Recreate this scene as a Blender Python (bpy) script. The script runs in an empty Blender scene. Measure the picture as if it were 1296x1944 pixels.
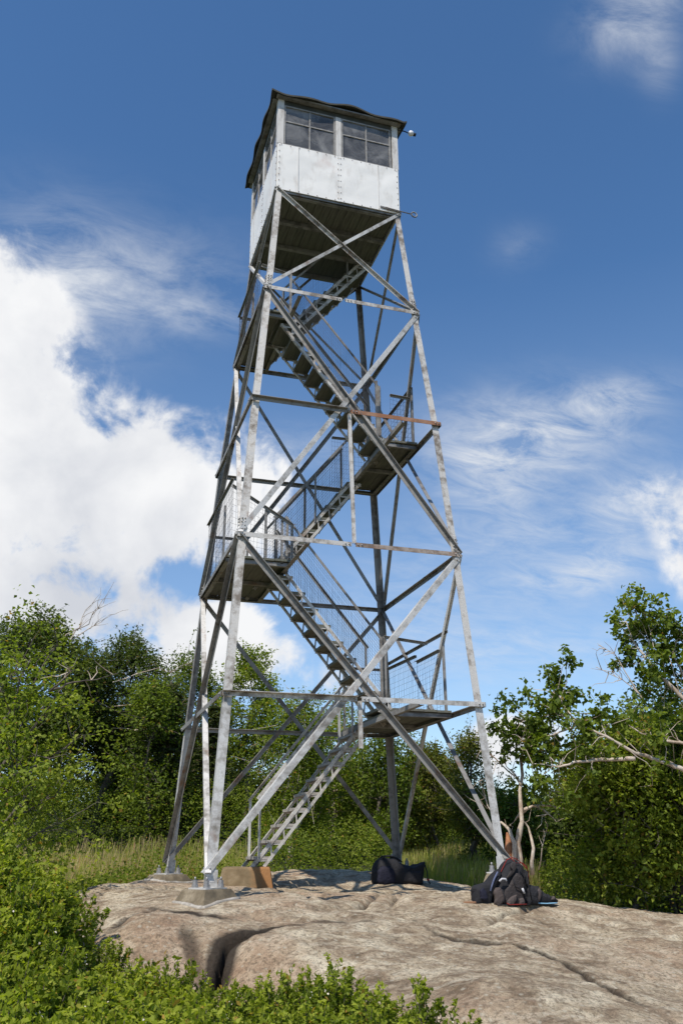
import bpy, math, random
import numpy as np
from math import radians, sin, cos, pi, atan2, asin, sqrt
from mathutils import Vector, Matrix

rnd = random.Random(7)
rng = np.random.default_rng(11)
sc = bpy.context.scene
COL = sc.collection

# ------------------------------------------------------------------ camera
CAM = np.array([-3.532, -12.2325, 0.2684])
YAW, PITCH, ROLL, FPX = 0.30621, 0.37185, -0.00756, 1653.2
_cy, _sy, _cp, _sp = cos(YAW), sin(YAW), cos(PITCH), sin(PITCH)
_f = np.array([_sy*_cp, _cy*_cp, _sp]); _r = np.array([_cy, -_sy, 0.0]); _u = np.cross(_r, _f)
_r, _u = cos(ROLL)*_r + sin(ROLL)*_u, -sin(ROLL)*_r + cos(ROLL)*_u
cd = bpy.data.cameras.new('camera'); co = bpy.data.objects.new('camera', cd); COL.objects.link(co)
co.matrix_world = Matrix(((_r[0], _u[0], -_f[0], CAM[0]), (_r[1], _u[1], -_f[1], CAM[1]), (_r[2], _u[2], -_f[2], CAM[2]), (0, 0, 0, 1)))
cd.sensor_fit = 'VERTICAL'; cd.sensor_height = 36.0; cd.lens = FPX/1944*36.0
cd.clip_start = 0.1; cd.clip_end = 5000
sc.camera = co

def ray(px, py):
    return _f + _r*(px-648)/FPX - _u*(py-972)/FPX
def at_y(px, py, Y):
    d = ray(px, py); return CAM + d*(Y-CAM[1])/d[1]
def at_d(px, py, dist):                       # at a horizontal distance from the viewpoint
    d = ray(px, py); return CAM + d*dist/sqrt(d[0]**2+d[1]**2)
def azel(px, py):
    d = ray(px, py); d = d/np.linalg.norm(d)
    return atan2(d[0], d[1]), asin(d[2])

# ------------------------------------------------------------------ noise
def _hash(ix, iy, seed):
    h = (ix.astype(np.int64)*374761393 + iy.astype(np.int64)*668265263 + seed*974634777) & 0xffffffff
    h = ((h ^ (h >> 13))*1274126177) & 0xffffffff
    return ((h ^ (h >> 16)) & 0xffff)/65535.0
def vnoise(x, y, seed=0):
    x = np.asarray(x, float); y = np.asarray(y, float)
    ix = np.floor(x); iy = np.floor(y); fx = x-ix; fy = y-iy
    fx = fx*fx*fx*(fx*(fx*6-15)+10); fy = fy*fy*fy*(fy*(fy*6-15)+10)
    a = _hash(ix, iy, seed); b = _hash(ix+1, iy, seed); c = _hash(ix, iy+1, seed); d = _hash(ix+1, iy+1, seed)
    return (a*(1-fx)+b*fx)*(1-fy) + (c*(1-fx)+d*fx)*fy - 0.5
def fbm(x, y, seed=0, o=4, g=0.5):
    s = 0; a = 1.0
    for k in range(o):
        s = s + a*vnoise(np.asarray(x)*2**k + 17.3*k, np.asarray(y)*2**k - 9.1*k, seed+k); a *= g
    return s

# ------------------------------------------------------------------ materials
def mat(name, setup):
    m = bpy.data.materials.new(name); m.use_nodes = True
    nt = m.node_tree; nt.nodes.clear()
    out = nt.nodes.new('ShaderNodeOutputMaterial')
    setup(nt, out); return m
def N(nt, t, **kw):
    n = nt.nodes.new(t)
    for k, v in kw.items():
        if k.startswith('i_'):
            n.inputs[k[2:].replace('_', ' ')].default_value = v
        else: setattr(n, k, v)
    return n
def ramp(nt, fac, stops):
    r = nt.nodes.new('ShaderNodeValToRGB'); e = r.color_ramp.elements
    while len(e) < len(stops): e.new(0.5)
    for i, (p, c) in enumerate(stops):
        e[i].position = p; e[i].color = (c[0], c[1], c[2], 1) if hasattr(c, '__len__') else (c, c, c, 1)
    nt.links.new(fac, r.inputs[0]); return r.outputs[0]
def noise(nt, scale, detail=4, rough=0.5, vec=None, dist=0.0):
    n = N(nt, 'ShaderNodeTexNoise'); n.inputs['Scale'].default_value = scale; n.inputs['Detail'].default_value = detail
    n.inputs['Roughness'].default_value = rough; n.inputs['Distortion'].default_value = dist
    if vec is not None: nt.links.new(vec, n.inputs['Vector'])
    return n.outputs['Fac']
def objvec(nt, sx=1, sy=1, sz=1):
    t = N(nt, 'ShaderNodeTexCoord'); mp = N(nt, 'ShaderNodeMapping'); mp.inputs['Scale'].default_value = (sx, sy, sz)
    nt.links.new(t.outputs['Object'], mp.inputs['Vector']); return mp.outputs[0]
def mixc(nt, fac, a, b, mode='MIX'):
    m = N(nt, 'ShaderNodeMix', data_type='RGBA', blend_type=mode)
    for s, v in ((m.inputs[0], fac), (m.inputs[6], a), (m.inputs[7], b)):
        if hasattr(v, 'is_output'): nt.links.new(v, s)
        elif hasattr(v, '__len__'): s.default_value = (v[0], v[1], v[2], 1)
        else: s.default_value = v
    return m.outputs[2]
def bump(nt, h, strength=0.3, dist=0.01):
    b = N(nt, 'ShaderNodeBump'); b.inputs['Strength'].default_value = strength; b.inputs['Distance'].default_value = dist
    nt.links.new(h, b.inputs['Height']); return b.outputs[0]
def bsdf(nt, out, col, rough=0.6, metal=0.0, normal=None, spec=0.5):
    p = N(nt, 'ShaderNodeBsdfPrincipled')
    if hasattr(col, 'is_output'): nt.links.new(col, p.inputs['Base Color'])
    else: p.inputs['Base Color'].default_value = (*col, 1)
    if hasattr(rough, 'is_output'): nt.links.new(rough, p.inputs['Roughness'])
    else: p.inputs['Roughness'].default_value = rough
    p.inputs['Metallic'].default_value = metal; p.inputs['Specular IOR Level'].default_value = spec
    if normal is not None: nt.links.new(normal, p.inputs['Normal'])
    nt.links.new(p.outputs[0], out.inputs[0]); return p

def steel(name, base, dark, rust_lo, rust_hi, rustcol=(0.16, 0.06, 0.025), metal=0.25, worn=0.5):
    def s(nt, out):
        v = objvec(nt, 1, 1, 1)
        n1 = noise(nt, 9, 5, 0.65, v); n2 = noise(nt, 3.1, 3, 0.6, v); n3 = noise(nt, 60, 3, 0.6, v)
        m_ = N(nt, 'ShaderNodeMath', operation='MULTIPLY_ADD'); nt.links.new(noise(nt, 1.3, 2, 0.5, v), m_.inputs[0]); m_.inputs[1].default_value = .9; nt.links.new(n1, m_.inputs[2])
        c = mixc(nt, ramp(nt, m_.outputs[0], [(worn+.45-0.16, 1.0), (worn+.45+0.16, 0.0)]), base, dark)
        c = mixc(nt, ramp(nt, n3, [(0.35, 0.25), (0.7, 0.0)]), c, dark)
        c = mixc(nt, ramp(nt, n2, [(rust_lo, 0.0), (rust_hi, 1.0)]), c, mixc(nt, n1, rustcol, (0.23, 0.13, 0.07)))
        bsdf(nt, out, c, ramp(nt, n1, [(0.3, 0.75), (0.7, 0.48)]), metal, bump(nt, n3, 0.15, 0.004))
    return mat(name, s)
M = {}
M['steel'] = steel('galvanised_steel', (0.62, 0.61, 0.585), (0.20, 0.185, 0.16), 0.60, 0.75, worn=0.40)
M['steel_worn'] = steel('weathered_galvanised_steel', (0.62, 0.595, 0.55), (0.20, 0.17, 0.14), 0.60, 0.75, (0.17, 0.10, 0.06), worn=0.47)
M['steel_dull_shade'] = steel('dull_and_shaded_steel', (0.30, 0.29, 0.27), (0.14, 0.13, 0.12), 0.60, 0.78, worn=0.47)  # dull rails and frames; on front braces and girt it paints flange shade
M['steel_rust'] = steel('rusted_steel', (0.36, 0.20, 0.12), (0.13, 0.06, 0.035), 0.42, 0.58, (0.30, 0.10, 0.035), metal=0.0)
M['steel_brown'] = steel('browned_steel', (0.40, 0.34, 0.29), (0.17, 0.12, 0.09), 0.50, 0.68, (0.20, 0.09, 0.045), metal=0.1)
M['wire'] = mat('galvanised_wire', lambda nt, o: bsdf(nt, o, (0.06, 0.06, 0.07), 0.8, 0.0))
M['zinc'] = mat('zinc_bolt', lambda nt, o: bsdf(nt, o, mixc(nt, noise(nt, 40, 3, 0.5, objvec(nt)), (0.42, 0.42, 0.42), (0.16, 0.155, 0.15)), 0.5, 0.4))
def _wood(nt, out):
    v = objvec(nt, 14, 0.9, 14); n = noise(nt, 3, 6, 0.65, v); n2 = noise(nt, 1.3, 3, 0.5, objvec(nt))
    c = ramp(nt, n, [(0.3, (0.065, 0.064, 0.052)), (0.55, (0.135, 0.132, 0.108)), (0.8, (0.21, 0.205, 0.17))])
    c = mixc(nt, ramp(nt, n2, [(0.4, 0.0), (0.7, 0.6)]), c, (0.12, 0.13, 0.085))
    bsdf(nt, out, c, 0.85, 0, bump(nt, n, 0.3, 0.004))
M['wood'] = mat('weathered_deck_boards', _wood)
M['tread_lit'] = mat('sunlit_pale_treads', lambda nt, o: bsdf(nt, o, ramp(nt, noise(nt, 5, 5, 0.6, objvec(nt, 1, 4, 6)), [(0.3, (0.20, 0.18, 0.15)), (0.7, (0.46, 0.43, 0.39))]), 0.8))  # pale tone puts the sunlight on the lowest flight into the colour
def _cabpaint(nt, out):
    v = objvec(nt); n = noise(nt, 1.6, 5, 0.6, v); n2 = noise(nt, 7, 5, 0.7, objvec(nt, 1, 1, 0.35)); n3 = noise(nt, 2.2, 2, 0.5, v)
    c = mixc(nt, ramp(nt, n2, [(0.52, 0.0), (0.75, 0.7)]), (0.77, 0.755, 0.72), (0.52, 0.48, 0.43))
    c = mixc(nt, ramp(nt, n, [(0.60, 0.0), (0.78, 0.5)]), c, (0.50, 0.36, 0.30))
    bsdf(nt, out, c, 0.5, 0.0, bump(nt, n3, 0.5, 0.03))
M['cab_paint'] = mat('chalky_white_sheet_metal', _cabpaint)
M['rivet'] = mat('rusty_rivet', lambda nt, o: bsdf(nt, o, mixc(nt, noise(nt, 30, 3, 0.5, objvec(nt)), (0.28, 0.10, 0.05), (0.10, 0.13, 0.13)), 0.7))
def _trim(nt, out):
    n = noise(nt, 8, 5, 0.7, objvec(nt, 1, 1, 0.4))
    bsdf(nt, out, ramp(nt, n, [(0.3, (0.30, 0.27, 0.24)), (0.48, (0.56, 0.54, 0.51)), (0.8, (0.64, 0.62, 0.59))]), 0.6)
M['trim'] = mat('flaking_white_trim', _trim)
M['sash'] = mat('grey_window_sash', lambda nt, o: bsdf(nt, o, ramp(nt, noise(nt, 12, 4, 0.6, objvec(nt)), [(0.3, (0.16, 0.15, 0.14)), (0.7, (0.34, 0.33, 0.31))]), 0.6))
M['cabin_inside'] = mat('dark_cab_lining', lambda nt, o: bsdf(nt, o, (0.10, 0.105, 0.10), 0.8))
def _glass(nt, out):
    g = N(nt, 'ShaderNodeBsdfGlossy'); g.inputs['Roughness'].default_value = 0.03; g.inputs['Color'].default_value = (0.9, 0.9, 0.9, 1)
    t = N(nt, 'ShaderNodeBsdfTransparent'); t.inputs['Color'].default_value = (0.55, 0.57, 0.58, 1)
    d = N(nt, 'ShaderNodeBsdfDiffuse')
    n = noise(nt, 2.0, 5, 0.65, objvec(nt), 0.6)
    nt.links.new(ramp(nt, n, [(0.35, (0.16, 0.16, 0.165)), (0.7, (0.34, 0.335, 0.325))]), d.inputs['Color'])
    m1 = N(nt, 'ShaderNodeMixShader'); nt.links.new(ramp(nt, n, [(0.35, 0.35), (0.65, 0.7)]), m1.inputs[0])
    nt.links.new(t.outputs[0], m1.inputs[1]); nt.links.new(d.outputs[0], m1.inputs[2])
    fr = N(nt, 'ShaderNodeFresnel'); fr.inputs[0].default_value = 1.45
    m2 = N(nt, 'ShaderNodeMixShader'); nt.links.new(fr.outputs[0], m2.inputs[0]); nt.links.new(m1.outputs[0], m2.inputs[1]); nt.links.new(g.outputs[0], m2.inputs[2])
    nt.links.new(m2.outputs[0], out.inputs[0])
M['glass'] = mat('clouded_window_glass', _glass)
def _felt(nt, out):
    v = objvec(nt); n = noise(nt, 5, 5, 0.7, v)
    bsdf(nt, out, ramp(nt, n, [(0.3, (0.025, 0.026, 0.022)), (0.75, (0.07, 0.066, 0.05))]), 0.9, 0, bump(nt, noise(nt, 40, 3, 0.6, v), 0.4, 0.006))
M['felt'] = mat('black_roofing_felt', _felt)
def _concrete(rust):
    def s(nt, out):
        v = objvec(nt); n = noise(nt, 4, 6, 0.65, v); n2 = noise(nt, 45, 4, 0.7, v)
        c = ramp(nt, n, [(0.35, (0.075, 0.06, 0.038)), (0.5, (0.17, 0.135, 0.085)), (0.68, (0.32, 0.27, 0.19))])
        c = mixc(nt, ramp(nt, n2, [(0.35, 0.35), (0.6, 0.0)]), c, (0.10, 0.085, 0.06))
        if rust:
            sp = N(nt, 'ShaderNodeSeparateXYZ'); nt.links.new(v, sp.inputs[0])
            a = N(nt, 'ShaderNodeMath', operation='ADD'); nt.links.new(sp.outputs[0], a.inputs[0])
            mm = N(nt, 'ShaderNodeMath', operation='MULTIPLY'); nt.links.new(n, mm.inputs[0]); mm.inputs[1].default_value = 0.5
            nt.links.new(mm.outputs[0], a.inputs[1])
            c = mixc(nt, ramp(nt, a.outputs[0], [(0.26, 0.05), (0.46, 0.9)]), c, mixc(nt, n2, (0.22, 0.075, 0.02), (0.34, 0.14, 0.04)))
            c = mixc(nt, 0.25, c, (0.30, 0.20, 0.08))
        bsdf(nt, out, c, 0.9, 0, bump(nt, n2, 0.5, 0.01))
    return s
M['concrete'] = mat('mossy_concrete', _concrete(False))
M['concrete_rust'] = mat('rust_stained_concrete', _concrete(True))
M['mortar'] = mat('pale_mortar', lambda nt, o: bsdf(nt, o, ramp(nt, noise(nt, 20, 4, 0.6, objvec(nt)), [(0.3, (0.20, 0.18, 0.15)), (0.7, (0.44, 0.41, 0.36))]), 0.9))
def _rock(nt, out):
    v = objvec(nt)
    big = noise(nt, 0.55, 5, 0.6, v); mid = noise(nt, 2.6, 6, 0.68, v, 0.6); fine = noise(nt, 24, 6, 0.75, v); gr = noise(nt, 110, 3, 0.8, v)
    strk = noise(nt, 2.2, 6, 0.72, objvec(nt, 1.0, 5.5, 1.0), 0.8)
    c = ramp(nt, mid, [(0.34, (0.12, 0.085, 0.052)), (0.43, (0.26, 0.19, 0.125)), (0.53, (0.42, 0.345, 0.245)), (0.64, (0.60, 0.54, 0.42))])
    c = mixc(nt, ramp(nt, strk, [(0.50, 0.0), (0.66, 0.75)]), c, (0.55, 0.49, 0.395))
    c = mixc(nt, ramp(nt, big, [(0.47, 0.0), (0.62, 0.55)]), c, (0.38, 0.235, 0.15))
    c = mixc(nt, ramp(nt, fine, [(0.38, 0.85), (0.52, 0.0)]), c, (0.13, 0.095, 0.06))
    c = mixc(nt, ramp(nt, gr, [(0.34, 0.7), (0.48, 0.0)]), c, (0.11, 0.085, 0.06))
    c = mixc(nt, ramp(nt, gr, [(0.60, 0.0), (0.74, 0.85)]), c, (0.56, 0.51, 0.44))
    vo = N(nt, 'ShaderNodeTexVoronoi'); vo.inputs['Scale'].default_value = 13.0; nt.links.new(v, vo.inputs['Vector'])
    sp = mixc(nt, noise(nt, 30, 3, 0.6, v), (0.43, 0.42, 0.35), (0.55, 0.53, 0.46))
    add = N(nt, 'ShaderNodeMath', operation='ADD'); nt.links.new(vo.outputs['Distance'], add.inputs[0]); nt.links.new(fine, add.inputs[1])
    c = mixc(nt, ramp(nt, add.outputs[0], [(0.60, 0.55), (0.74, 0.0)]), c, sp)
    at = N(nt, 'ShaderNodeAttribute', attribute_name='stain_shade'); a2 = N(nt, 'ShaderNodeMath', operation='MULTIPLY_ADD')
    nt.links.new(mid, a2.inputs[0]); a2.inputs[1].default_value = 0.55; nt.links.new(at.outputs['Fac'], a2.inputs[2])
    c = mixc(nt, ramp(nt, a2.outputs[0], [(0.48, 0.0), (1.0, 0.95)]), c, (0.030, 0.023, 0.018))
    h = N(nt, 'ShaderNodeMath', operation='MULTIPLY_ADD'); nt.links.new(gr, h.inputs[0]); h.inputs[1].default_value = 0.3; nt.links.new(fine, h.inputs[2])
    hs_ = N(nt, 'ShaderNodeHueSaturation'); hs_.inputs['Saturation'].default_value = 0.86; hs_.inputs['Value'].default_value = 1.42; nt.links.new(c, hs_.inputs['Color'])
    bsdf(nt, out, mixc(nt, 1.0, hs_.outputs[0], (1.04, 1.0, 0.90), 'MULTIPLY'), 0.9, 0, bump(nt, h.outputs[0], 1.0, 0.05), 0.2)
M['rock'] = mat('granite_ledge', _rock)
def _soil(nt, out):
    v = objvec(nt); n = noise(nt, 0.8, 5, 0.6, v); f = noise(nt, 9, 5, 0.7, v)
    c = ramp(nt, n, [(0.3, (0.035, 0.05, 0.016)), (0.6, (0.075, 0.09, 0.03)), (0.8, (0.12, 0.11, 0.05))])
    bsdf(nt, out, mixc(nt, f, c, (0.03, 0.035, 0.012)), 0.95, 0, bump(nt, f, 0.8, 0.05))
M['soil'] = mat('grassy_soil', _soil)
def leafmat(name, c0, c1, c2, trans=0.3, clump=0.6, tcol=None):
    def s(nt, out):
        g = N(nt, 'ShaderNodeNewGeometry')
        n = noise(nt, clump, 3, 0.6, objvec(nt))
        a = N(nt, 'ShaderNodeMath', operation='MULTIPLY_ADD'); nt.links.new(g.outputs['Random Per Island'], a.inputs[0]); a.inputs[1].default_value = 0.55
        sb = N(nt, 'ShaderNodeMath', operation='MULTIPLY_ADD'); nt.links.new(n, sb.inputs[0]); sb.inputs[1].default_value = 1.5; sb.inputs[2].default_value = -0.5
        nt.links.new(sb.outputs[0], a.inputs[2])
        oi = N(nt, 'ShaderNodeObjectInfo'); ov = N(nt, 'ShaderNodeMath', operation='MULTIPLY_ADD'); nt.links.new(oi.outputs['Random'], ov.inputs[0]); ov.inputs[1].default_value = .30; ov.inputs[2].default_value = -.15
        ad = N(nt, 'ShaderNodeMath', operation='ADD'); nt.links.new(a.outputs[0], ad.inputs[0]); nt.links.new(ov.outputs[0], ad.inputs[1])
        c = ramp(nt, ad.outputs[0], [(0.05, c0), (0.5, c1), (0.95, c2)])
        c = mixc(nt, ramp(nt, g.outputs['Random Per Island'], [(0.975, 0.0), (0.985, 0.7)]), c, (c2[0]*1.1, c2[1]*.45, c2[2]*.8))
        p = N(nt, 'ShaderNodeBsdfPrincipled'); nt.links.new(c, p.inputs['Base Color']); p.inputs['Roughness'].default_value = 0.6
        p.inputs['Specular IOR Level'].default_value = 0.2
        t = N(nt, 'ShaderNodeBsdfTranslucent')
        nt.links.new(mixc(nt, 1.0, c, tcol or (1.5, 1.6, 0.55), 'MULTIPLY'), t.inputs['Color'])
        m = N(nt, 'ShaderNodeMixShader'); m.inputs[0].default_value = trans
        nt.links.new(p.outputs[0], m.inputs[1]); nt.links.new(t.outputs[0], m.inputs[2]); nt.links.new(m.outputs[0], out.inputs[0])
    return mat(name, s)
M['leaf_maple'] = leafmat('bright_maple_leaves', (0.09, 0.125, 0.014), (0.17, 0.225, 0.026), (0.30, 0.34, 0.06), 0.42)
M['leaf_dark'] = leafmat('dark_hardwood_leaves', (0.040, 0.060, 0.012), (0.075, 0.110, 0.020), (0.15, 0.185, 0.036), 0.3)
M['leaf_mid'] = leafmat('birch_leaves', (0.065, 0.10, 0.014), (0.125, 0.175, 0.024), (0.23, 0.28, 0.045), 0.38)
M['leaf_olive'] = leafmat('yellowish_leaves', (0.08, 0.095, 0.018), (0.15, 0.165, 0.03), (0.25, 0.24, 0.06), 0.38)
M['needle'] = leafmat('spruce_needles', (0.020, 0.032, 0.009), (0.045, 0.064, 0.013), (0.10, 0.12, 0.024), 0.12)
M['leaf_shrub'] = leafmat('blueberry_leaves', (0.07, 0.10, 0.012), (0.16, 0.21, 0.020), (0.32, 0.37, 0.05), 0.42, 2.0)
M['leaf_tip'] = leafmat('fresh_blueberry_tips', (0.15, 0.19, 0.015), (0.27, 0.32, 0.028), (0.42, 0.44, 0.07), 0.45, 2.0)
M['leaf_cover'] = leafmat('thicket_leaves', (0.07, 0.105, 0.013), (0.14, 0.19, 0.022), (0.26, 0.30, 0.05), 0.4, 0.5)
M['grass'] = leafmat('meadow_grass', (0.20, 0.25, 0.04), (0.36, 0.38, 0.09), (0.52, 0.46, 0.20), 0.5, 0.35)
M['dry_grass'] = leafmat('seeding_meadow_grass', (0.24, 0.20, 0.09), (0.40, 0.31, 0.17), (0.55, 0.43, 0.28), 0.35, 0.35)
M['flower'] = mat('white_blossom', lambda nt, o: bsdf(nt, o, (0.62, 0.56, 0.46), 0.7))
def _bark(c0, c1, c2):
    def s(nt, out):
        n = noise(nt, 6, 5, 0.7, objvec(nt, 1, 1, 0.5)); f = noise(nt, 30, 4, 0.7, objvec(nt))
        bsdf(nt, out, mixc(nt, ramp(nt, f, [(0.35, 0.5), (0.6, 0.0)]), ramp(nt, n, [(0.35, c0), (0.5, c1), (0.7, c2)]), c0), 0.85, 0, bump(nt, f, 0.5, 0.01))
    return s
M['bark'] = mat('grey_brown_bark', _bark((0.055, 0.045, 0.035), (0.11, 0.09, 0.07), (0.17, 0.15, 0.12)))
M['bark_pale'] = mat('pale_birch_bark', _bark((0.26, 0.19, 0.13), (0.48, 0.41, 0.34), (0.66, 0.60, 0.53)))
M['deadwood'] = mat('bleached_dead_wood', _bark((0.26, 0.17, 0.11), (0.50, 0.42, 0.33), (0.66, 0.60, 0.52)))
M['heartwood'] = mat('orange_broken_heartwood', _bark((0.16, 0.06, 0.025), (0.30, 0.12, 0.05), (0.42, 0.22, 0.11)))
def fabric(name, c, c2=None, rough=0.8):
    def s(nt, out):
        v = objvec(nt); n = noise(nt, 9, 4, 0.6, v)
        bsdf(nt, out, mixc(nt, n, c, c2 or c), rough, 0, bump(nt, noise(nt, 16, 4, 0.6, v, 1.0), 0.8, 0.02), 0.3)
    return mat(name, s)
M['nylon_black'] = fabric('black_nylon', (0.012, 0.012, 0.014), (0.022, 0.022, 0.026))
M['nylon_navy'] = fabric('navy_nylon', (0.010, 0.010, 0.020), (0.013, 0.014, 0.030))
M['nylon_grey'] = fabric('charcoal_nylon', (0.020, 0.017, 0.017), (0.050, 0.042, 0.041), 0.7)
M['nylon_red'] = fabric('dark_red_trim', (0.16, 0.012, 0.010), (0.24, 0.03, 0.022))
M['nylon_lt'] = fabric('brownish_grey_mesh_pocket', (0.045, 0.036, 0.034), (0.105, 0.083, 0.076))
M['nylon_blue'] = fabric('slate_blue_cord', (0.10, 0.12, 0.20))
M['hose'] = mat('pale_blue_hose', lambda nt, o: bsdf(nt, o, (0.22, 0.42, 0.58), 0.3))
M['buckle'] = mat('light_plastic_buckle', lambda nt, o: bsdf(nt, o, (0.45, 0.45, 0.47), 0.35))
M['bulb'] = mat('white_lamp_shell', lambda nt, o: bsdf(nt, o, (0.8, 0.8, 0.82), 0.15, 0.0))
M['leather'] = fabric('tan_strap', (0.25, 0.13, 0.07))

# ------------------------------------------------------------------ mesh helpers
class MB:
    def __init__(s): s.v = []; s.f = []; s.m = []; s.sm = []
    def add(s, v, f, mi=0, smooth=False):
        o = len(s.v); s.v += [tuple(map(float, p)) for p in v]
        for q in f: s.f.append(tuple(o+i for i in q)); s.m.append(mi); s.sm.append(smooth)
        return s
    def box(s, lo, hi, mi=0):
        x0, y0, z0 = lo; x1, y1, z1 = hi
        return s.add([(x0,y0,z0),(x1,y0,z0),(x1,y1,z0),(x0,y1,z0),(x0,y0,z1),(x1,y0,z1),(x1,y1,z1),(x0,y1,z1)],
              [(0,3,2,1),(4,5,6,7),(0,1,5,4),(1,2,6,5),(2,3,7,6),(3,0,4,7)], mi)
    def prism(s, p0, p1, prof, a, b, mi=0):       # profile (list of (s,t)) swept from p0 to p1 along axes a, b
        p0 = np.array(p0, float); p1 = np.array(p1, float); t = p1-p0; t /= np.linalg.norm(t)
        a = np.array(a, float); a -= t*(a@t); a /= np.linalg.norm(a)
        b = np.array(b, float); b -= t*(b@t); b -= a*(b@a); b /= np.linalg.norm(b)
        n = len(prof); v = [p0+a*x+b*y for x, y in prof] + [p1+a*x+b*y for x, y in prof]
        f = [(i, (i+1) % n, n+(i+1) % n, n+i) for i in range(n)]
        if n == 6: f += [(0,1,2,3),(0,3,4,5),(9,8,7,6),(11,10,9,6)]
        else: f += [tuple(range(n))[::-1], tuple(range(n, 2*n))]
        return s.add(v, f, mi)
    def angle(s, p0, p1, w, t, a, b, mi=0):        # L-section, outer corner on the line p0-p1
        return s.prism(p0, p1, [(0,0),(w,0),(w,t),(t,t),(t,w),(0,w)], a, b, mi)
    def bar(s, p0, p1, w, h, a, b, mi=0):
        return s.prism(p0, p1, [(-w/2,-h/2),(w/2,-h/2),(w/2,h/2),(-w/2,h/2)], a, b, mi)
    def tube(s, pts, rad, n=6, mi=0, smooth=True, cap=True):
        pts = [np.array(p, float) for p in pts]
        if not hasattr(rad, '__len__'): rad = [rad]*len(pts)
        v = []; prev = None
        for i, p in enumerate(pts):
            t = pts[min(i+1, len(pts)-1)] - pts[max(i-1, 0)]; t = t/(np.linalg.norm(t)+1e-9)
            if prev is None:
                h = np.array([0, 0, 1.]) if abs(t[2]) < 0.9 else np.array([1., 0, 0]); a = np.cross(t, h)
            else: a = prev - t*(prev@t)
            a /= np.linalg.norm(a)+1e-9; prev = a; b = np.cross(t, a)
            for k in range(n):
                an = 2*pi*k/n; v.append(p+(a*cos(an)+b*sin(an))*rad[i])
        f = []
        for i in range(len(pts)-1):
            for k in range(n):
                f.append((i*n+k, i*n+(k+1) % n, (i+1)*n+(k+1) % n, (i+1)*n+k))
        if cap: f += [tuple(range(n))[::-1], tuple(range((len(pts)-1)*n, len(pts)*n))]
        return s.add(v, f, mi, smooth)
    def blob(s, c, r, e=1.0, rot=(0, 0, 0), nu=20, nv=12, seed=0, amp=0.06, mi=0, flat=None):
        c = np.array(c, float); R = np.array(Matrix.Rotation(rot[2], 3, 'Z') @ Matrix.Rotation(rot[1], 3, 'Y') @ Matrix.Rotation(rot[0], 3, 'X'))
        sg = lambda q: math.copysign(abs(q)**e, q); v = []
        for j in range(nv+1):
            ph = -pi/2 + pi*j/nv
            for i in range(nu):
                th = 2*pi*i/nu
                d = np.array([sg(cos(ph))*sg(cos(th)), sg(cos(ph))*sg(sin(th)), sg(sin(ph))])
                k = 1 + amp*(2*float(vnoise(d[0]*2.1+seed, d[1]*2.1+d[2]*1.7, seed)) + float(vnoise(d[0]*5+seed, d[1]*5-d[2]*4, seed+3)))
                p = R @ (d*np.array(r)*k) + c
                if flat is not None and p[2] < flat: p[2] = flat
                v.append(p)
        f = []
        for j in range(nv):
            for i in range(nu):
                f.append((j*nu+i, j*nu+(i+1) % nu, (j+1)*nu+(i+1) % nu, (j+1)*nu+i))
        return s.add(v, f, mi, True)
    def build(s, name, mats, parent=None, origin=None):
        me = bpy.data.meshes.new(name)
        o3 = np.array(origin if origin is not None else (0, 0, 0), float)
        me.from_pydata([tuple(np.array(p)-o3) for p in s.v], [], s.f)
        for m in (mats if isinstance(mats, (list, tuple)) else [mats]): me.materials.append(m)
        me.polygons.foreach_set('material_index', s.m); me.polygons.foreach_set('use_smooth', s.sm)
        me.update(); ob = bpy.data.objects.new(name, me); COL.objects.link(ob)
        if parent is not None: ob.parent = parent
        if origin is not None:
            ob.location = o3 if parent is None else (o3 - np.array(parent.location))
        elif parent is not None and WORLD.get(parent.name): pass
        return ob
WORLD = {}
def tag(o, label=None, cat=None, group=None, kind=None):
    if label: o['label'] = label
    if cat: o['category'] = cat
    if group: o['group'] = group
    if kind: o['kind'] = kind
    return o
def empty(name, loc, label, cat, group=None):
    o = bpy.data.objects.new(name, None); COL.objects.link(o); o.location = loc; o.empty_display_size = 0.3
    return tag(o, label, cat, group)
def quads_obj(name, V, mats, parent=None, mi=None, loc=None):      # V: (n,4,3) separate quads
    n = len(V); me = bpy.data.meshes.new(name)
    me.vertices.add(n*4); me.vertices.foreach_set('co', np.ascontiguousarray(V, dtype=np.float32).ravel())
    me.loops.add(n*4); me.loops.foreach_set('vertex_index', np.arange(n*4, dtype=np.int32))
    me.polygons.add(n); me.polygons.foreach_set('loop_start', np.arange(0, n*4, 4, dtype=np.int32))
    for m in (mats if isinstance(mats, (list, tuple)) else [mats]): me.materials.append(m)
    if mi is not None: me.polygons.foreach_set('material_index', np.asarray(mi, dtype=np.int32))
    me.update(calc_edges=True)
    o = bpy.data.objects.new(name, me); COL.objects.link(o)
    if parent is not None: o.parent = parent
    if loc is not None: o.location = loc
    return o
def unit(a): return a/(np.linalg.norm(a, axis=-1, keepdims=True)+1e-9)
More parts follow.
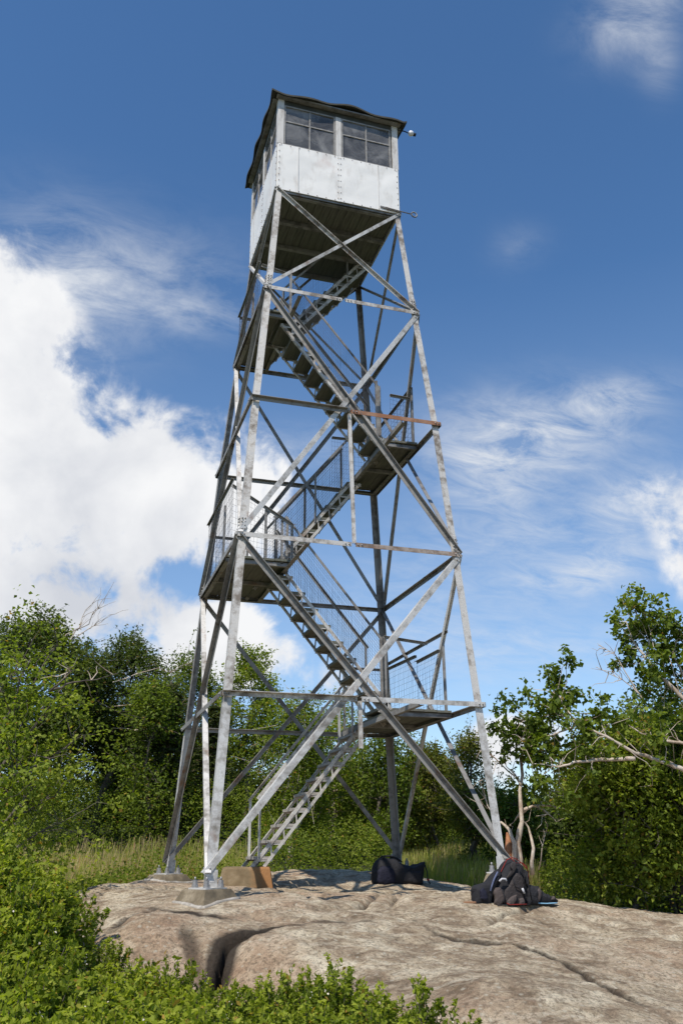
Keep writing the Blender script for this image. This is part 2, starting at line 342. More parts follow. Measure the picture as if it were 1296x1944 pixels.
def leaves(C, size, aspect=0.55, up=0.5, outw=None, droop=0.2, fold=0.18):
    n = len(C); d = rng.normal(size=(n, 3)); d[:, 2] = d[:, 2]*0.6 - droop
    if outw is not None: d = d + outw*0.8
    d = unit(d); nn = rng.normal(size=(n, 3)); nn[:, 2] += up*2
    if outw is not None: nn = nn + outw*0.7
    s = unit(np.cross(d, nn)); u = np.cross(s, d)
    L = (size*rng.uniform(0.6, 1.3, n))[:, None]; W = L*aspect
    k = rng.uniform(0.35, 0.6, n)[:, None]
    return np.stack([C - d*L*0.5, C + s*W*0.5 + d*L*(k-0.5) + u*L*fold, C + d*L*0.5 - u*L*fold*0.5, C - s*W*0.5 + d*L*(k-0.5) + u*L*fold], axis=1)

# ------------------------------------------------------------------ rock ledge
cps = []
for px, py, Y in [(370,1728,-2.2),(447,1713,-2.2),(315,1722,-2.0),(265,1678,1.3),(358,1678,1.3),(441,1684,.8),(525,1692,.8),(708,1673,1.6),(812,1681,1.6),
    (892,1713,-2.2),(1010,1718,-2.2),(1072,1714,-2.0),(180,1684,-.2),(280,1669,2.2),(600,1657,4.0),(700,1662,4.0),(850,1677,3.6),(930,1692,2.4),
    (1140,1722,-1.0),(1296,1740,-1.6),(250,1750,-3.1),(400,1752,-3.1),(250,1830,-3.7),(330,1850,-3.85),(410,1872,-3.95),(180,1790,-3.2),(560,1757,-3.4),
    (480,1800,-3.9),(470,1860,-4.15),(600,1780,-3.9),(600,1860,-4.5),(700,1790,-4.0),(900,1830,-4.6),(800,1760,-3.4),(1000,1790,-3.9),(1100,1850,-5.0),(1296,1900,-5.4),
    (1296,1800,-3.8),(900,1930,-6.1),(1200,1944,-6.4),(700,1944,-5.6),(560,1700,-1.0),(300,1684,0.3),(390,1690,-.3),(300,1692,-.7),(220,1690,-.6),(350,1676,1.7),(262,1674,1.7),(700,1710,-1.5),(650,1740,-2.8),(1150,1770,-3.0)]:
    cps.append(at_y(px, py, Y))
cps = [tuple(p) for p in cps] + [(-3.5,-12.2,-1.40),(0,-9.5,-1.25),(4,-9,-1.2),(7,-7,-1.1),(7,-2,-.75),(6,2,-.9),(3,5.5,-.75),(0,6,-.75),(-3,5,-.8),(-4.6,0,-.9),(-5,-3,-1.2),
    (-4.5,-5,-1.3),(-2.6,-5.6,-1.25),(-1.0,-6.6,-1.2),(-3.6,2.0,-.7),(-4.0,-2.3,-.95),(8,-11,-1.4),(-6,-9,-1.6),(2,-12,-1.45)]
cps = np.array(cps)
def _tps(r2): return 0.5*r2*np.log(r2+1e-9)
def _fit():
    n = len(cps); d = ((cps[:, None, :2]-cps[None, :, :2])**2).sum(-1); A = np.zeros((n+3, n+3))
    A[:n, :n] = _tps(d) + np.eye(n)*0.006; A[:n, n] = 1; A[:n, n+1:] = cps[:, :2]; A[n:, :n] = A[:n, n:].T
    return np.linalg.solve(A, np.concatenate([cps[:, 2], [0, 0, 0]]))
def rock_rough(x, y):
    calm = 1 - .85*np.exp(-(((x+1.85)/.75)**2+((y+1.95)/.65)**2)**2) - .8*np.exp(-(((x+1.85)/.8)**2+((y-1.7)/.8)**2)**2)
    return calm*(0.09*fbm(x*0.7, y*0.7, 3, 3) + 0.028*fbm(x*2.5, y*2.5, 9, 4, 0.6) + 0.035*np.abs(fbm(x*1.4+y*0.7, y*3.4-x*0.5, 21, 4, 0.6)) + 0.012*fbm(x*9, y*9, 31, 3, .6))
cps[:, 2] -= rock_rough(cps[:, 0], cps[:, 1]); _w = _fit()
def rock_base(x, y):
    x = np.asarray(x, float); y = np.asarray(y, float); s = _w[-3] + _w[-2]*x + _w[-1]*y
    for k in range(len(cps)): s = s + _w[k]*_tps((x-cps[k, 0])**2 + (y-cps[k, 1])**2)
    return s
def hit(px, py, fn=rock_base, d0=4.0, d1=24.0):
    d = ray(px, py); d = d/sqrt(d[0]**2+d[1]**2); t = np.arange(d0, d1, 0.02)
    P = CAM + d*t[:, None]; g = P[:, 2] - fn(P[:, 0], P[:, 1]); i = np.argmax(g < 0)
    return P[i] if (g < 0).any() else P[-1]
def W(poly): return [hit(*p) for p in poly]
#  (pixel polyline, half width, depth, width and strength of the dark band: stains and painted tower shadows)
cracks = [
    ([(700,1748),(600,1752),(520,1756),(470,1768),(440,1780),(424,1800),(416,1835),(408,1872)], 0.022, 0.44, 0.125, 1.35, 0.25),
    ([(345,1760),(362,1790),(372,1830),(375,1860)], 0.08, 0.03, 0.10, 0.62, 1),
    ([(778,1738),(827,1770),(890,1780),(954,1790),(1030,1812),(1082,1836),(1180,1885),(1296,1939)], 0.020, 0.045, 0.06, 0.75, 1),
    ([(925,1758),(945,1742),(964,1735),(1013,1722),(1050,1718)], 0.05, 0.08, 0.06, 0.55, 1),
    ([(545,1692),(600,1672),(640,1663),(720,1664),(800,1671)], 0.06, 0.09, 0.05, 0.55, 1),  # groove whose dark band paints in a brace shadow of the tower
    ([(480,1716),(588,1723),(680,1720),(717,1703),(767,1686)], 0.06, 0.09, 0.05, 0.65, 1),  # groove, tower shadow painted along it
    ([(736,1722),(755,1703),(841,1696),(900,1698)], 0.06, 0.09, 0.05, 0.6, 1),  # groove, likewise with a painted tower shadow
    ([(300,1728),(280,1740),(240,1755),(215,1775)], 0.06, 0.05, 0.09, 0.8, 1),
    ([(430,1735),(380,1740),(330,1736),(290,1728)], 0.06, 0.03, 0.12, 1.0, 1),
    ([(440,1722),(500,1735),(560,1745),(640,1742)], 0.05, 0.03, 0.05, 0.4, 1),
    ([(570,1705),(590,1712),(625,1708),(650,1712)], 0.05, 0.04, 0.04, 0.4, 1),
    ([(860,1770),(800,1790),(740,1770),(690,1752)], 0.12, 0.03, 0.10, 0.35, 1),
]
def seg_dist(x, y, pts):
    best = np.full(np.shape(x), 1e9); par = np.zeros(np.shape(x)); tot = len(pts)-1
    for i in range(tot):
        ax, ay = pts[i][:2]; bx, by = pts[i+1][:2]; dx, dy = bx-ax, by-ay; L = dx*dx+dy*dy+1e-9
        t = np.clip(((x-ax)*dx+(y-ay)*dy)/L, 0, 1); d = np.hypot(x-ax-t*dx, y-ay-t*dy)
        k = d < best; best = np.where(k, d, best); par = np.where(k, (i+t)/tot, par)
    return best, par
CR = [(W(c[0]),)+c[1:] for c in cracks]
def rock_z(x, y, full=False):
    z = rock_base(x, y); wob = 0.05*fbm(x*2.3, y*2.3, 40) + 0.025*fbm(x*8, y*8, 44)
    z = z + rock_rough(x, y)
    st = np.zeros(np.shape(x))
    for pts, hw, dep, sw, ss, tw in CR:
        d, par = seg_dist(x, y, pts); d = np.abs(d + wob)
        grow = np.clip(par*3.2-0.55, 0.0, 1) if tw < 1 else np.clip(np.minimum(par, 1-par)*6, 0.25, 1)
        z = z - dep*grow*np.exp(-(d/hw)**2) - (0.04*grow*np.exp(-(d/0.14)**2) if tw < 1 else 0)
        st = np.maximum(st, ss*(0.45+0.55*grow)*np.exp(-(d/(sw*(0.75+0.25*grow)))**2))
    return (z, st) if full else z

def sheet(name, xs, ys, zf, material, smooth=True):
    X, Y = np.meshgrid(xs, ys); r = zf(X, Y); st = None
    if isinstance(r, tuple): r, st = r
    nx, ny = len(xs), len(ys); co = np.stack([X, Y, r], -1).reshape(-1, 3).astype(np.float32)
    i = (np.arange(ny-1)[:, None]*nx + np.arange(nx-1)[None]).ravel()
    F = np.stack([i, i+1, i+1+nx, i+nx], 1).astype(np.int32)
    me = bpy.data.meshes.new(name); me.vertices.add(len(co)); me.vertices.foreach_set('co', co.ravel())
    me.loops.add(F.size); me.loops.foreach_set('vertex_index', F.ravel())
    me.polygons.add(len(F)); me.polygons.foreach_set('loop_start', np.arange(0, F.size, 4, dtype=np.int32))
    me.polygons.foreach_set('use_smooth', np.ones(len(F), dtype=bool)); me.update(calc_edges=True)
    if st is not None:
        a = me.attributes.new('stain_shade', 'FLOAT', 'POINT'); a.data.foreach_set('value', st.ravel().astype(np.float32))
    me.materials.append(material); o = bpy.data.objects.new(name, me); COL.objects.link(o); return o

RX0, RX1, RY0, RY1 = -6.0, 9.0, -11.0, 7.0
def rock_final(x, y):
    z, st = rock_z(x, y, True)
    e = np.minimum(np.minimum(x-RX0, RX1-x), np.minimum(y-RY0, RY1-y))
    return z - 1.2*np.clip(1-e/1.2, 0, 1)**2, st
tag(sheet('rock_ledge', np.arange(RX0, RX1+.01, 0.026), np.arange(RY0, RY1+.01, 0.026), rock_final, M['rock']), kind='structure')
def ground_z(x, y):
    x = np.asarray(x, float); y = np.asarray(y, float)
    d = np.hypot(x-CAM[0], y-CAM[1])
    sl_ = .19 - .05*np.clip(x/5, 0, 1); far = -0.72 + sl_*np.clip(y-4, 0, 7) + 0.075*np.clip(y-11, 0, 34)
    near = -1.55 + 0.085*np.clip(y+10, -8, 14)
    t = np.clip((y-1)/6, 0, 1); z = near*(1-t) + far*t
    z = z + 0.18*fbm(x*0.23, y*0.23, 60, 4)
    inside = np.clip(1-np.hypot((x-1.2)/6.0, (y+2.5)/7.0), 0, 1)      # the soil dips below the ledge
    z = z - 0.9*np.clip(inside*3, 0, 1)
    # the ledge dies out to the left of the tower, the heath stands a little higher than its foot there
    return z - 1e-5*d*d
xs = np.concatenate([np.arange(-400, -40, 20), np.arange(-40, 60, 0.5), np.arange(60, 460, 20)])
ys = np.concatenate([np.arange(-120, -20, 10), np.arange(-20, 60, 0.5), np.arange(60, 1500, 40)])
tag(sheet('ground', xs, ys, ground_z, M['soil']), kind='structure')

# ------------------------------------------------------------------ fire tower
Z = [0, 2.056, 4.162, 6.272, 8.331, 10.44]
W0 = 1.846; WL = [1.846, 1.711, 1.569, 1.422, 1.240, 1.07]
S = {'A': (-1, -1), 'B': (1, -1), 'C': (-1, 1), 'D': (1, 1)}
DZ = {'A': 0.0, 'B': 0.113, 'C': 0.079, 'D': 0.142}
def J(c, l, inset=0.0):
    w = WL[l] if l else W0 - (WL[0]-WL[1])/Z[1]*DZ[c]
    return np.array([S[c][0]*(w-inset), S[c][1]*(w-inset), Z[l] if l else DZ[c]])
tower = empty('fire_tower', (0, 0, 0), 'tall grey steel lattice fire lookout tower with zigzag stairs and a white cab on top', 'tower')
T = 0.009
for c in 'ABCD':
    sx, sy = S[c]; mb = MB()
    lw = [0.105, 0.105, 0.10, 0.10, 0.095, 0.09]
    p = [J(c, i) for i in range(6)]; p[0] = p[0] + (p[0]-p[1])*0.015
    for i in range(5):
        mb.angle(p[i], p[i+1], lw[i+1], T+0.001*(i % 2), (-sx, 0, 0), (0, -sy, 0), 0 if i < 1 else 1)
    leg = mb.build('leg', [M['steel'], M['steel_worn']] if c in 'AB' else [M['steel_dull_shade'], M['steel_dull_shade']] if c == 'D' else [M['steel'], M['steel_dull_shade']], tower)
    for l in (2, 4):                       # bolted splice plates with pairs of bolt heads
        sp = MB(); q0 = J(c, l) + (p[l+1]-p[l])*0.0; up = (p[l+1]-p[l])/np.linalg.norm(p[l+1]-p[l])
        o = np.array([sx*0.006, sy*0.006, 0])
        a0 = q0 + o - up*0.02; a1 = q0 + o + up*0.30
        sp.angle(a0, a1, 0.09, 0.006, (-sx, 0, 0), (0, -sy, 0), 0)
        for k in range(5):
            for off in (0.025, 0.065):
                b = a0 + up*(0.05+0.052*k)
                sp.tube([b+np.array([-sx*off, 0, 0]), b+np.array([-sx*off, sy*0.018, 0])], 0.011, 6, 1)
                sp.tube([b+np.array([0, -sy*off, 0]), b+np.array([sx*0.018, -sy*off, 0])], 0.011, 6, 1)
        sp.build('splice_plate', [M['steel_worn'], M['zinc']], leg)
    # base shoe with anchor nuts
    bs = MB(); b0 = J(c, 0); rot = radians(30)
    R2 = lambda x, y: (b0[0]-sx*0.03+x*cos(rot)-y*sin(rot), b0[1]-sy*0.03+x*sin(rot)+y*cos(rot))
    zt = b0[2]-0.105
    pl = [R2(-.15, -.15), R2(.15, -.15), R2(.15, .15), R2(-.15, .15)]
    bs.add([(x, y, zt) for x, y in pl]+[(x, y, zt+.015) for x, y in pl], [(0,3,2,1),(4,5,6,7),(0,1,5,4),(1,2,6,5),(2,3,7,6),(3,0,4,7)], 0)
    for ux, uy in ((-.10,-.10),(.10,-.10),(.10,.10),(-.10,.10)):
        x, y = R2(ux, uy)
        bs.tube([(x, y, zt+.015), (x, y, zt+.05)], 0.036, 8, 1, False); bs.tube([(x, y, zt+.05), (x, y, zt+.09)], 0.030, 6, 1, False); bs.tube([(x, y, zt+.09), (x, y, zt+.125)], 0.012, 6, 1)
    bs.angle(b0+np.array([0, 0, -.09]), b0+np.array([0, 0, .09]), 0.13, 0.008, (-sx, 0, 0), (0, -sy, 0), 0)
    bs.build('base_shoe', [M['steel'], M['zinc']], leg)

def face_frame(a, b):
    A, B = J(a, 2), J(b, 2); along = unit(B-A); m = (A+B)/2
    n = unit(np.array([m[0], m[1], 0.0])); return along, n
def member(name, p0, p1, n, w=0.075, style='in', top=True, m='steel', off=0.0, t=0.007, ends=0.025):
    """ angle iron on a tower face; n = outward normal. 'in': flat flange outside, leg inwards. 'out': leg sticks outwards along the top edge """
    p0 = np.array(p0, float); p1 = np.array(p1, float); d = unit(p1-p0); up = np.array([0, 0, 1.]); v = unit(up - d*(up@d))
    p0 = p0 - d*ends; p1 = p1 + d*ends
    mb = MB()
    if style == 'in': mb.angle(p0+v*w/2+n*off, p1+v*w/2+n*off, w, t, -v, -n)
    else: mb.angle(p0+v*w/2+n*(off-t), p1+v*w/2+n*(off-t), w, t, -v, n)
    for q, s in ((p0, 1), (p1, -1)):
        for k in (0.035, 0.085):
            b = q+d*s*k+n*(off); mb.tube([b-n*0.004, b+n*0.014], 0.011, 6, 1)
    return mb.build(name, [M[m], M['zinc']], tower)
faces = [('A', 'B'), ('A', 'C'), ('C', 'D'), ('B', 'D')]
for fi, (a, b) in enumerate(faces):
    al, n = face_frame(a, b); front = fi == 0
    for lo, hi in ((0, 2), (2, 4), (4, 5)):
        w = 0.078 if lo == 0 else 0.072 if lo == 2 else 0.055
        h = 0.06 if lo == 0 else 0.03
        p0, p1 = J(a, lo)+[0, 0, h], J(b, hi)-[0, 0, 0.03]; q0, q1 = J(b, lo)+[0, 0, h], J(a, hi)-[0, 0, 0.03]
        if front:
            member('brace', p0, p1, n, w, 'in', off=0.018, m='steel')
            member('brace', q0, q1, n, w, 'out', off=-0.004, m='steel_dull_shade' if lo < 4 else 'steel_worn')  # darker steel adds the shade under the outward flange as colour
        elif fi == 1:
            member('brace', p0, p1, n, w*0.9, 'in', off=0.018, m='steel')
            member('brace', q0, q1, n, w*0.9, 'out', off=-0.004, m='steel_dull_shade')
        else:
            member('brace', p0, p1, n, w*0.9, 'in', off=0.018, m='steel_dull_shade')
            member('brace', q0, q1, n, w*0.9, 'out', off=-0.004, m='steel_dull_shade' if fi == 2 or lo else 'steel')
    for l in (1, 2, 3, 4):
        A, B = J(a, l), J(b, l); C = (A+B)/2; w = 0.062
        sty = [('out', 'in'), ('in', 'in'), ('out', 'in'), ('in', 'in')][l-1]
        ms = [('steel_worn', 'steel'), ('steel_worn', 'steel_brown'), ('steel_dull_shade', 'steel_rust'), ('steel_worn', 'steel_worn')][l-1]
        offs = 0.030 if l in (2, 4) else 0.042
        if not front: ms = ('steel_dull_shade', 'steel_dull_shade'); sty = ('in', 'in')
        if not front: member('girt', A, B, n, w, 'in', m='steel_dull_shade', off=offs, ends=0.03)
        else:
            g = member('girt', A, C-al*0.055, n, w, sty[0], m=ms[0], off=offs)
            g2 = member('girt', C+al*0.055, B, n, w, sty[1], m=ms[1], off=offs+0.003)
            if ms[1] == 'steel_rust': g2['label'] = 'rust-orange half of the horizontal member'
# hangers in the front face
for p0, p1 in (((0, -WL[3]-.01, Z[3]-.02), (0, -WL[2]-.01, Z[2]+.03)), ((0, -WL[1]-.01, Z[1]-.02), (0, -WL[1]-.03, Z[1]-.60))):
    MB().angle(p0, p1, 0.045, 0.006, (1, 0, 0), (0, 1, 0)).build('hanger', M['steel_worn'], tower)
# landings: frame > deck_board, kick_plate
LAND = {1: (0.83, 1.70, -0.75, 1.69), 2: (-1.56, -0.60, -0.50, 1.55), 3: (0.85, 1.41, -0.60, 1.41), 4: (-1.23, -0.66, -0.57, 1.22)}
for l, (x0, x1, y0, y1) in LAND.items():
    z = Z[l]; mb = MB(); inner = x0 if x0 > 0 else x1; sgn = 1 if x0 > 0 else -1
    mb.angle((inner, -WL[l]+.02, z-.035), (inner, WL[l]-.02, z-.035), 0.065, 0.007, (0, 0, 1), (sgn, 0, 0))
    outer = x1 if x0 > 0 else x0
    mb.angle((outer, y0, z-.035), (outer, y1, z-.035), 0.065, 0.007, (0, 0, 1), (-sgn, 0, 0))
    for yy in (y0, (y0+y1)/2, y1-.01): mb.angle((x0+.01, yy, z-.04), (x1-.01, yy, z-.04), 0.055, 0.007, (0, 0, 1), (0, 1 if yy < y1-.02 else -1, 0))
    fr = mb.build('landing', M['steel_dull_shade'], tower)
    nb = 4 if x1-x0 > 0.7 else 3; bw = (x1-x0)/nb
    for k in range(nb):
        dz = rnd.uniform(-.004, .004)
        MB().box((x0+k*bw+.004, y0-.03+rnd.uniform(-.015, .015), z+.030+dz), (x0+(k+1)*bw-.004, y1-.02, z+.062+dz)).build('deck_board', M['wood'], fr)

# stairs: every flight has two trussed stringers (two chords and struts) and wooden treads
RUN = 0.24
def flight(zlo, zhi, xlo, xhi, ya, yb, mesh_near=False, mesh_far=False, rail=0.87, r0=0.08, r1=0.0, nt=None, pf=(0.015, 0.985)):
    st = MB(); zl, zh = zlo, zhi; sl = (zh-zl)/(xhi-xlo); sg = 1 if xhi > xlo else -1
    bx = sg*RUN; d = unit(np.array([xhi-xlo, 0, zh-zl])); nrm = np.array([-d[2]*sg, 0, abs(d[0])])
    n = nt or int(round((zh-zl)/0.234)); dz = (zh-zl)/n
    for y, s in ((ya, 1), (yb, -1)):
        st.angle((xlo, y, zl), (xhi, y, zh), 0.050, 0.005, -nrm, (0, s, 0))
        st.angle((xlo+bx*.95, y, zl-.0), (xhi+bx*.60, y, zh-abs(bx*.35*sl)), 0.045, 0.005, nrm, (0, s, 0))
        for k in range(n):
            x = xlo+(k+0.5)*(xhi-xlo)/n; z = zl+(k+0.5)*dz
            if k: st.bar((x+bx*.12, y+s*.010, z+.1*dz), (x+bx*.22, y+s*.010, z-abs(bx*sl)*.78), 0.022, 0.005, (1, 0, 0), (0, 1, 0))
            st.bar((x, y+s*.014, z-.012), (x+bx, y+s*.014, z-.012), 0.026, 0.005, (0, 0, 1), (0, 1, 0))
    so = st.build('staircase', M['steel_worn'], tower)
    for k in range(n):
        x = xlo+(k+0.5)*(xhi-xlo)/n; z = zl+(k+0.5)*dz; t = MB()
        xa, xb = sorted((x-bx*.06, x+bx*1.0)); t.box((xa, ya+.006, z), (xb, yb-.006, z+.040))
        t.build('tread', M['tread_lit'] if zlo < 2 else M['wood'], so)
    for y, s, me in ((ya, 1, mesh_near), (yb, -1, mesh_far)):
        R = MB(); a = np.array([xlo+r0*sg, y, zl+r0*abs(sl)+rail]); b = np.array([xhi-r1*sg, y, zh-r1*abs(sl)+rail])
        R.angle(a, b, 0.040, 0.005, -nrm, (0, s, 0))
        ro = R.build('handrail', M['steel_dull_shade'] if zlo > 1 else M['steel_worn'], tower)
        for f in pf:
            p = a+(b-a)*f; MB().angle((p[0], y-s*.008, p[2]-rail-.03), (p[0], y-s*.008, p[2]-.005), 0.034, 0.005, (sg, 0, 0), (0, -s, 0)).build('post', M['steel_dull_shade'] if zlo > 1 else M['steel'], ro)
        if me:
            wm = MB(); L = np.linalg.norm(b-a); dd = (b-a)/L; nn = 16
            for k in range(1, nn):
                o = np.array([0, 0, -rail*k/nn]); wire(wm, a+o, b+o, y, s)
            q = 0.0
            while q < L:
                p = a+dd*q; wire(wm, p, p-[0, 0, rail-.02], y, s); q += 0.052
            wm.build('wire_mesh', M['wire'], ro)
    return so
def wire(wm, p, q, seed=0, s=1, r=0.0018):
    p = np.array(p, float); q = np.array(q, float); m = (p+q)/2 + rng.normal(size=3)*0.005
    wm.tube([p, m, q], r, 3, 0, False, False)
flight(0.06, Z[1], -0.79, 0.86, 0.90, 1.55, rail=0.85, pf=(0.02, 0.93))
flight(Z[1], Z[2], 1.15, -0.60, -0.20, 0.45, True, True, r0=.25)
flight(Z[2], Z[3], -0.87, 0.82, 0.85, 1.50, True, True, r0=.3, pf=(0.015, .5, 0.985))
flight(Z[3], Z[4], 1.02, -0.68, -0.48, 0.17, True, True, r0=.15)
flight(Z[4], Z[5]-.02, -0.88, 0.84, 0.35, 1.00, True, False, r0=.25, r1=.25)

def guard(pts, zdeck, zmid=None, posts=(), mesh=True, s=1):
    """ landing guard: rail through pts, posts down to the deck, wire mesh below the rail """
    R = MB()
    for a, b in zip(pts[:-1], pts[1:]):
        d = unit(np.array(b)-np.array(a)); up = np.array([0, 0, 1.]) ; side = np.cross(d, up)
        R.angle(a, b, 0.040, 0.005, -up, side)
    ro = R.build('guard_rail', M['steel_dull_shade'], tower)
    for x, y, zt in posts: MB().angle((x, y, zdeck), (x, y, zt), 0.034, 0.005, (1, 0, 0), (0, 1, 0)).build('post', M['steel_dull_shade'], ro)
    if mesh:
        wm = MB()
        for a, b in zip(pts[:-1], pts[1:]):
            a = np.array(a, float); b = np.array(b, float); L = np.linalg.norm((b-a)[:2]); n = max(2, int(L/0.055))
            for k in range(n+1):
                p = a+(b-a)*k/n; wire(wm, p, (p[0]+rnd.gauss(0, .006), p[1]+rnd.gauss(0, .006), zdeck+.05))
            for k in range(1, 11):
                f = k/11; p = a.copy(); q = b.copy(); p[2] = zdeck+.05+(a[2]-zdeck-.05)*f; q[2] = zdeck+.05+(b[2]-zdeck-.05)*f; wire(wm, p, q)
        wm.build('wire_mesh', M['wire'], ro)
# landing 1 (right)
guard([(1.66, 1.66, 3.25), (1.66, -0.87, 3.25)], Z[1], posts=((1.64, -0.70, 3.24),), mesh=False)
guard([(0.92, -0.20, 3.27), (1.60, -0.24, 3.20)], Z[1], posts=((0.92, -0.2, 3.27),), mesh=False)
guard([(1.60, 1.64, 3.14), (1.60, 0.2, 3.10)], Z[1])
guard([(1.60, 0.2, 3.0), (1.60, -0.70, 3.0)], Z[1])
guard([(0.86, 1.62, 3.15), (1.60, 1.64, 3.15)], Z[1], posts=((0.86, 1.62, 3.15),))
# landing 2 (left)
guard([(-1.52, 1.51, 5.39), (-1.48, -0.50, 5.42)], Z[2], posts=((-1.44, .5, 5.38),))
guard([(-1.50, -0.51, 5.31), (-0.58, -0.51, 4.78), (-0.50, -0.22, 4.90)], Z[2], posts=((-0.60, -0.5, 4.80), (-0.75, -.5, 4.85), (-1.0, -0.5, 5.0)))
guard([(-1.5, 1.5, 5.2), (-0.85, 1.5, 5.2)], Z[2], posts=((-0.87, 1.5, 5.2),))
# landing 3 (right)
guard([(1.38, 1.38, 7.38), (1.38, -0.60, 7.36)], Z[3], posts=((1.36, -0.57, 7.36),))
guard([(1.02, -0.49, 7.22), (1.37, -0.50, 7.20)], Z[3], posts=((0.78, -0.49, 7.45),))
guard([(0.60, 1.39, 7.28), (1.38, 1.39, 7.3)], Z[3])
# landing 4 (left)
guard([(-1.20, 1.2, 9.36), (-1.20, -0.57, 9.31)], Z[4], posts=((-1.15, 0.3, 9.3),))
guard([(-1.20, 1.2, 9.36), (-0.70, 1.2, 9.36)], Z[4], posts=((-0.7, 1.2, 9.36),))
guard([(-1.18, -0.56, 9.25), (-0.70, -0.5, 9.2)], Z[4], posts=((-0.69, -0.53, 9.2),), mesh=False)

# cab: frame > floor, wall, window, corner_post, roof, soffit
H = 1.075; ZF = 10.44; ZS = 11.36; ZH = 12.24; ZR = 12.36
fb = MB()
for x in (-.6, -.02, .56): pass
for y in (-1.0, -0.33, 0.33, 1.0): fb.box((-H+.03, y-.03, ZF-.085), (H-.03, y+.03, ZF-.003))
fb.angle((-H+.01, -H+.012, ZF-.01), (H-.01, -H+.012, ZF-.01), 0.06, 0.006, (0, 0, -1), (0, 1, 0)); fb.angle((-H+.012, -H+.02, ZF-.012), (-H+.012, H-.02, ZF-.012), 0.06, 0.006, (0, 0, -1), (1, 0, 0))
cab = fb.build('cab', M['steel_dull_shade'], tower)
fl = MB(); nb = 15
for k in range(nb):
    x0 = -H+.035+(2*H-.07)*k/nb; fl.box((x0+.002, -H+.035, ZF+rnd.uniform(0, .006)), (x0+(2*H-.07)/nb-.004, H-.035, ZF+.04))
fl.build('floor', M['wood'], cab)
dirs = [((1, 0, 0), (0, -1, 0)), ((0, -1, 0), (-1, 0, 0)), ((-1, 0, 0), (0, 1, 0)), ((0, 1, 0), (1, 0, 0))]
for ax, nn in dirs:
    ax = np.array(ax, float); nn = np.array(nn, float); P = lambda u, z, o=0.0: ax*u + nn*(H+o) + np.array([0, 0, z])
    w = MB()
    def slab(mb, u0, u1, z0, z1, o0, o1, mi=0):
        vs = [P(u0, z0, o0), P(u1, z0, o0), P(u1, z1, o0), P(u0, z1, o0), P(u0, z0, o1), P(u1, z0, o1), P(u1, z1, o1), P(u0, z1, o1)]
        mb.add(vs, [(0,1,2,3),(4,7,6,5),(0,4,5,1),(1,5,6,2),(2,6,7,3),(3,7,4,0)][::1], mi)
    # sheet panels with slight dents
    for (u0, u1, oo) in ((-H+.002, .004, 0.0), (-.006, H-.002, 0.003)):
        n1, n2 = 26, 20; us = np.linspace(u0, u1, n1); zs = np.linspace(ZF-.03, ZS+.01, n2); vv = []; ff = []
        for z in zs:
            for u in us:
                e = min(1, 8*min(u-u0, u1-u, z-ZF+.03, ZS+.01-z)); vv.append(P(u, z, oo+0.010+0.012*max(e, 0)*float(fbm(u*2.3+nn[0]*5+nn[1]*9, z*2.3, 77, 3))))
        for j in range(n2-1):
            for i in range(n1-1): ff.append((j*n1+i, j*n1+i+1, (j+1)*n1+i+1, (j+1)*n1+i))
        w.add(vv, ff, 0, True)
    slab(w, -H+.004, H-.004, ZF-.03, ZS+.01, -.004, .006)
    for u in (-.72, .70): slab(w, u-.002, u+.002, ZF-.02, ZS, .016, .0215, 2)
    def rivet(u, z, r=0.0075): 
        p = P(u, z, .014); w.tube([p, p+nn*.006, p+nn*.010], [r, r, r*.4], 6, 1)
    for k in range(8):
        z = ZF+.03+(ZS-ZF-.06)*k/7
        for u in (-H+.03, H-.03, -.022, .022): rivet(u+rnd.uniform(-.004, .004), z)
    for k in range(14):
        u = -H+.06+(2*H-.12)*k/13
        rivet(u, ZF-.01+rnd.uniform(-.004, .004)); rivet(u, ZS-.012)
    w.build('wall', [M['cab_paint'], M['rivet'], M['trim']], cab)
    for (u0, u1) in ((-.975, -.065), (.045, .955)):
        g = MB(); z0, z1 = ZS+.01, ZH; um = (u0+u1)/2; zm = z0+(z1-z0)*.60
        slab(g, u0, u0+.028, z0, z1, -.03, .004, 0); slab(g, u1-.028, u1, z0, z1, -.03, .004, 0)
        slab(g, u0+.028, u1-.028, z0, z0+.022, -.03, .003, 0); slab(g, u0+.028, u1-.028, z1-.028, z1, -.03, .003, 0)
        slab(g, um-.012, um+.012, z0+.022, z1-.028, -.028, .0, 0); slab(g, u0+.028, um-.012, zm-.011, zm+.011, -.027, -.001, 0); slab(g, um+.012, u1-.028, zm-.011, zm+.011, -.027, -.001, 0)
        g.add([P(u0+.02, z0+.015, -.015), P(u1-.02, z0+.015, -.015), P(u1-.02, z1-.02, -.015), P(u0+.02, z1-.02, -.015)], [(0, 1, 2, 3)], 1)
        g.build('window', [M['sash'], M['glass']], cab)
    pm = MB(); slab(pm, -.058, -.012, ZS+.011, ZH, -.02, .012); slab(pm, -.012, .038, ZS+.011, ZH, -.02, .009); pm.build('mullion', M['trim'], cab)
    hd = MB(); slab(hd, -H+.05, H-.05, ZH+.001, ZR+.02, -.03, .004); hd.build('header_board', M['felt'], cab)
for sx in (-1, 1):
    for sy in (-1, 1):
        MB().box((min(sx*(H-.095), sx*(H+.012)), min(sy*(H-.095), sy*(H+.012)), ZS+.012), (max(sx*(H-.095), sx*(H+.012)), max(sy*(H-.095), sy*(H+.012)), ZR)).build('corner_post', M['trim'], cab)
MB().box((-H+.1, -H+.1, ZH+.05), (H-.1, H-.1, ZH+.09)).build('ceiling', M['cabin_inside'], cab)
ins = MB(); 
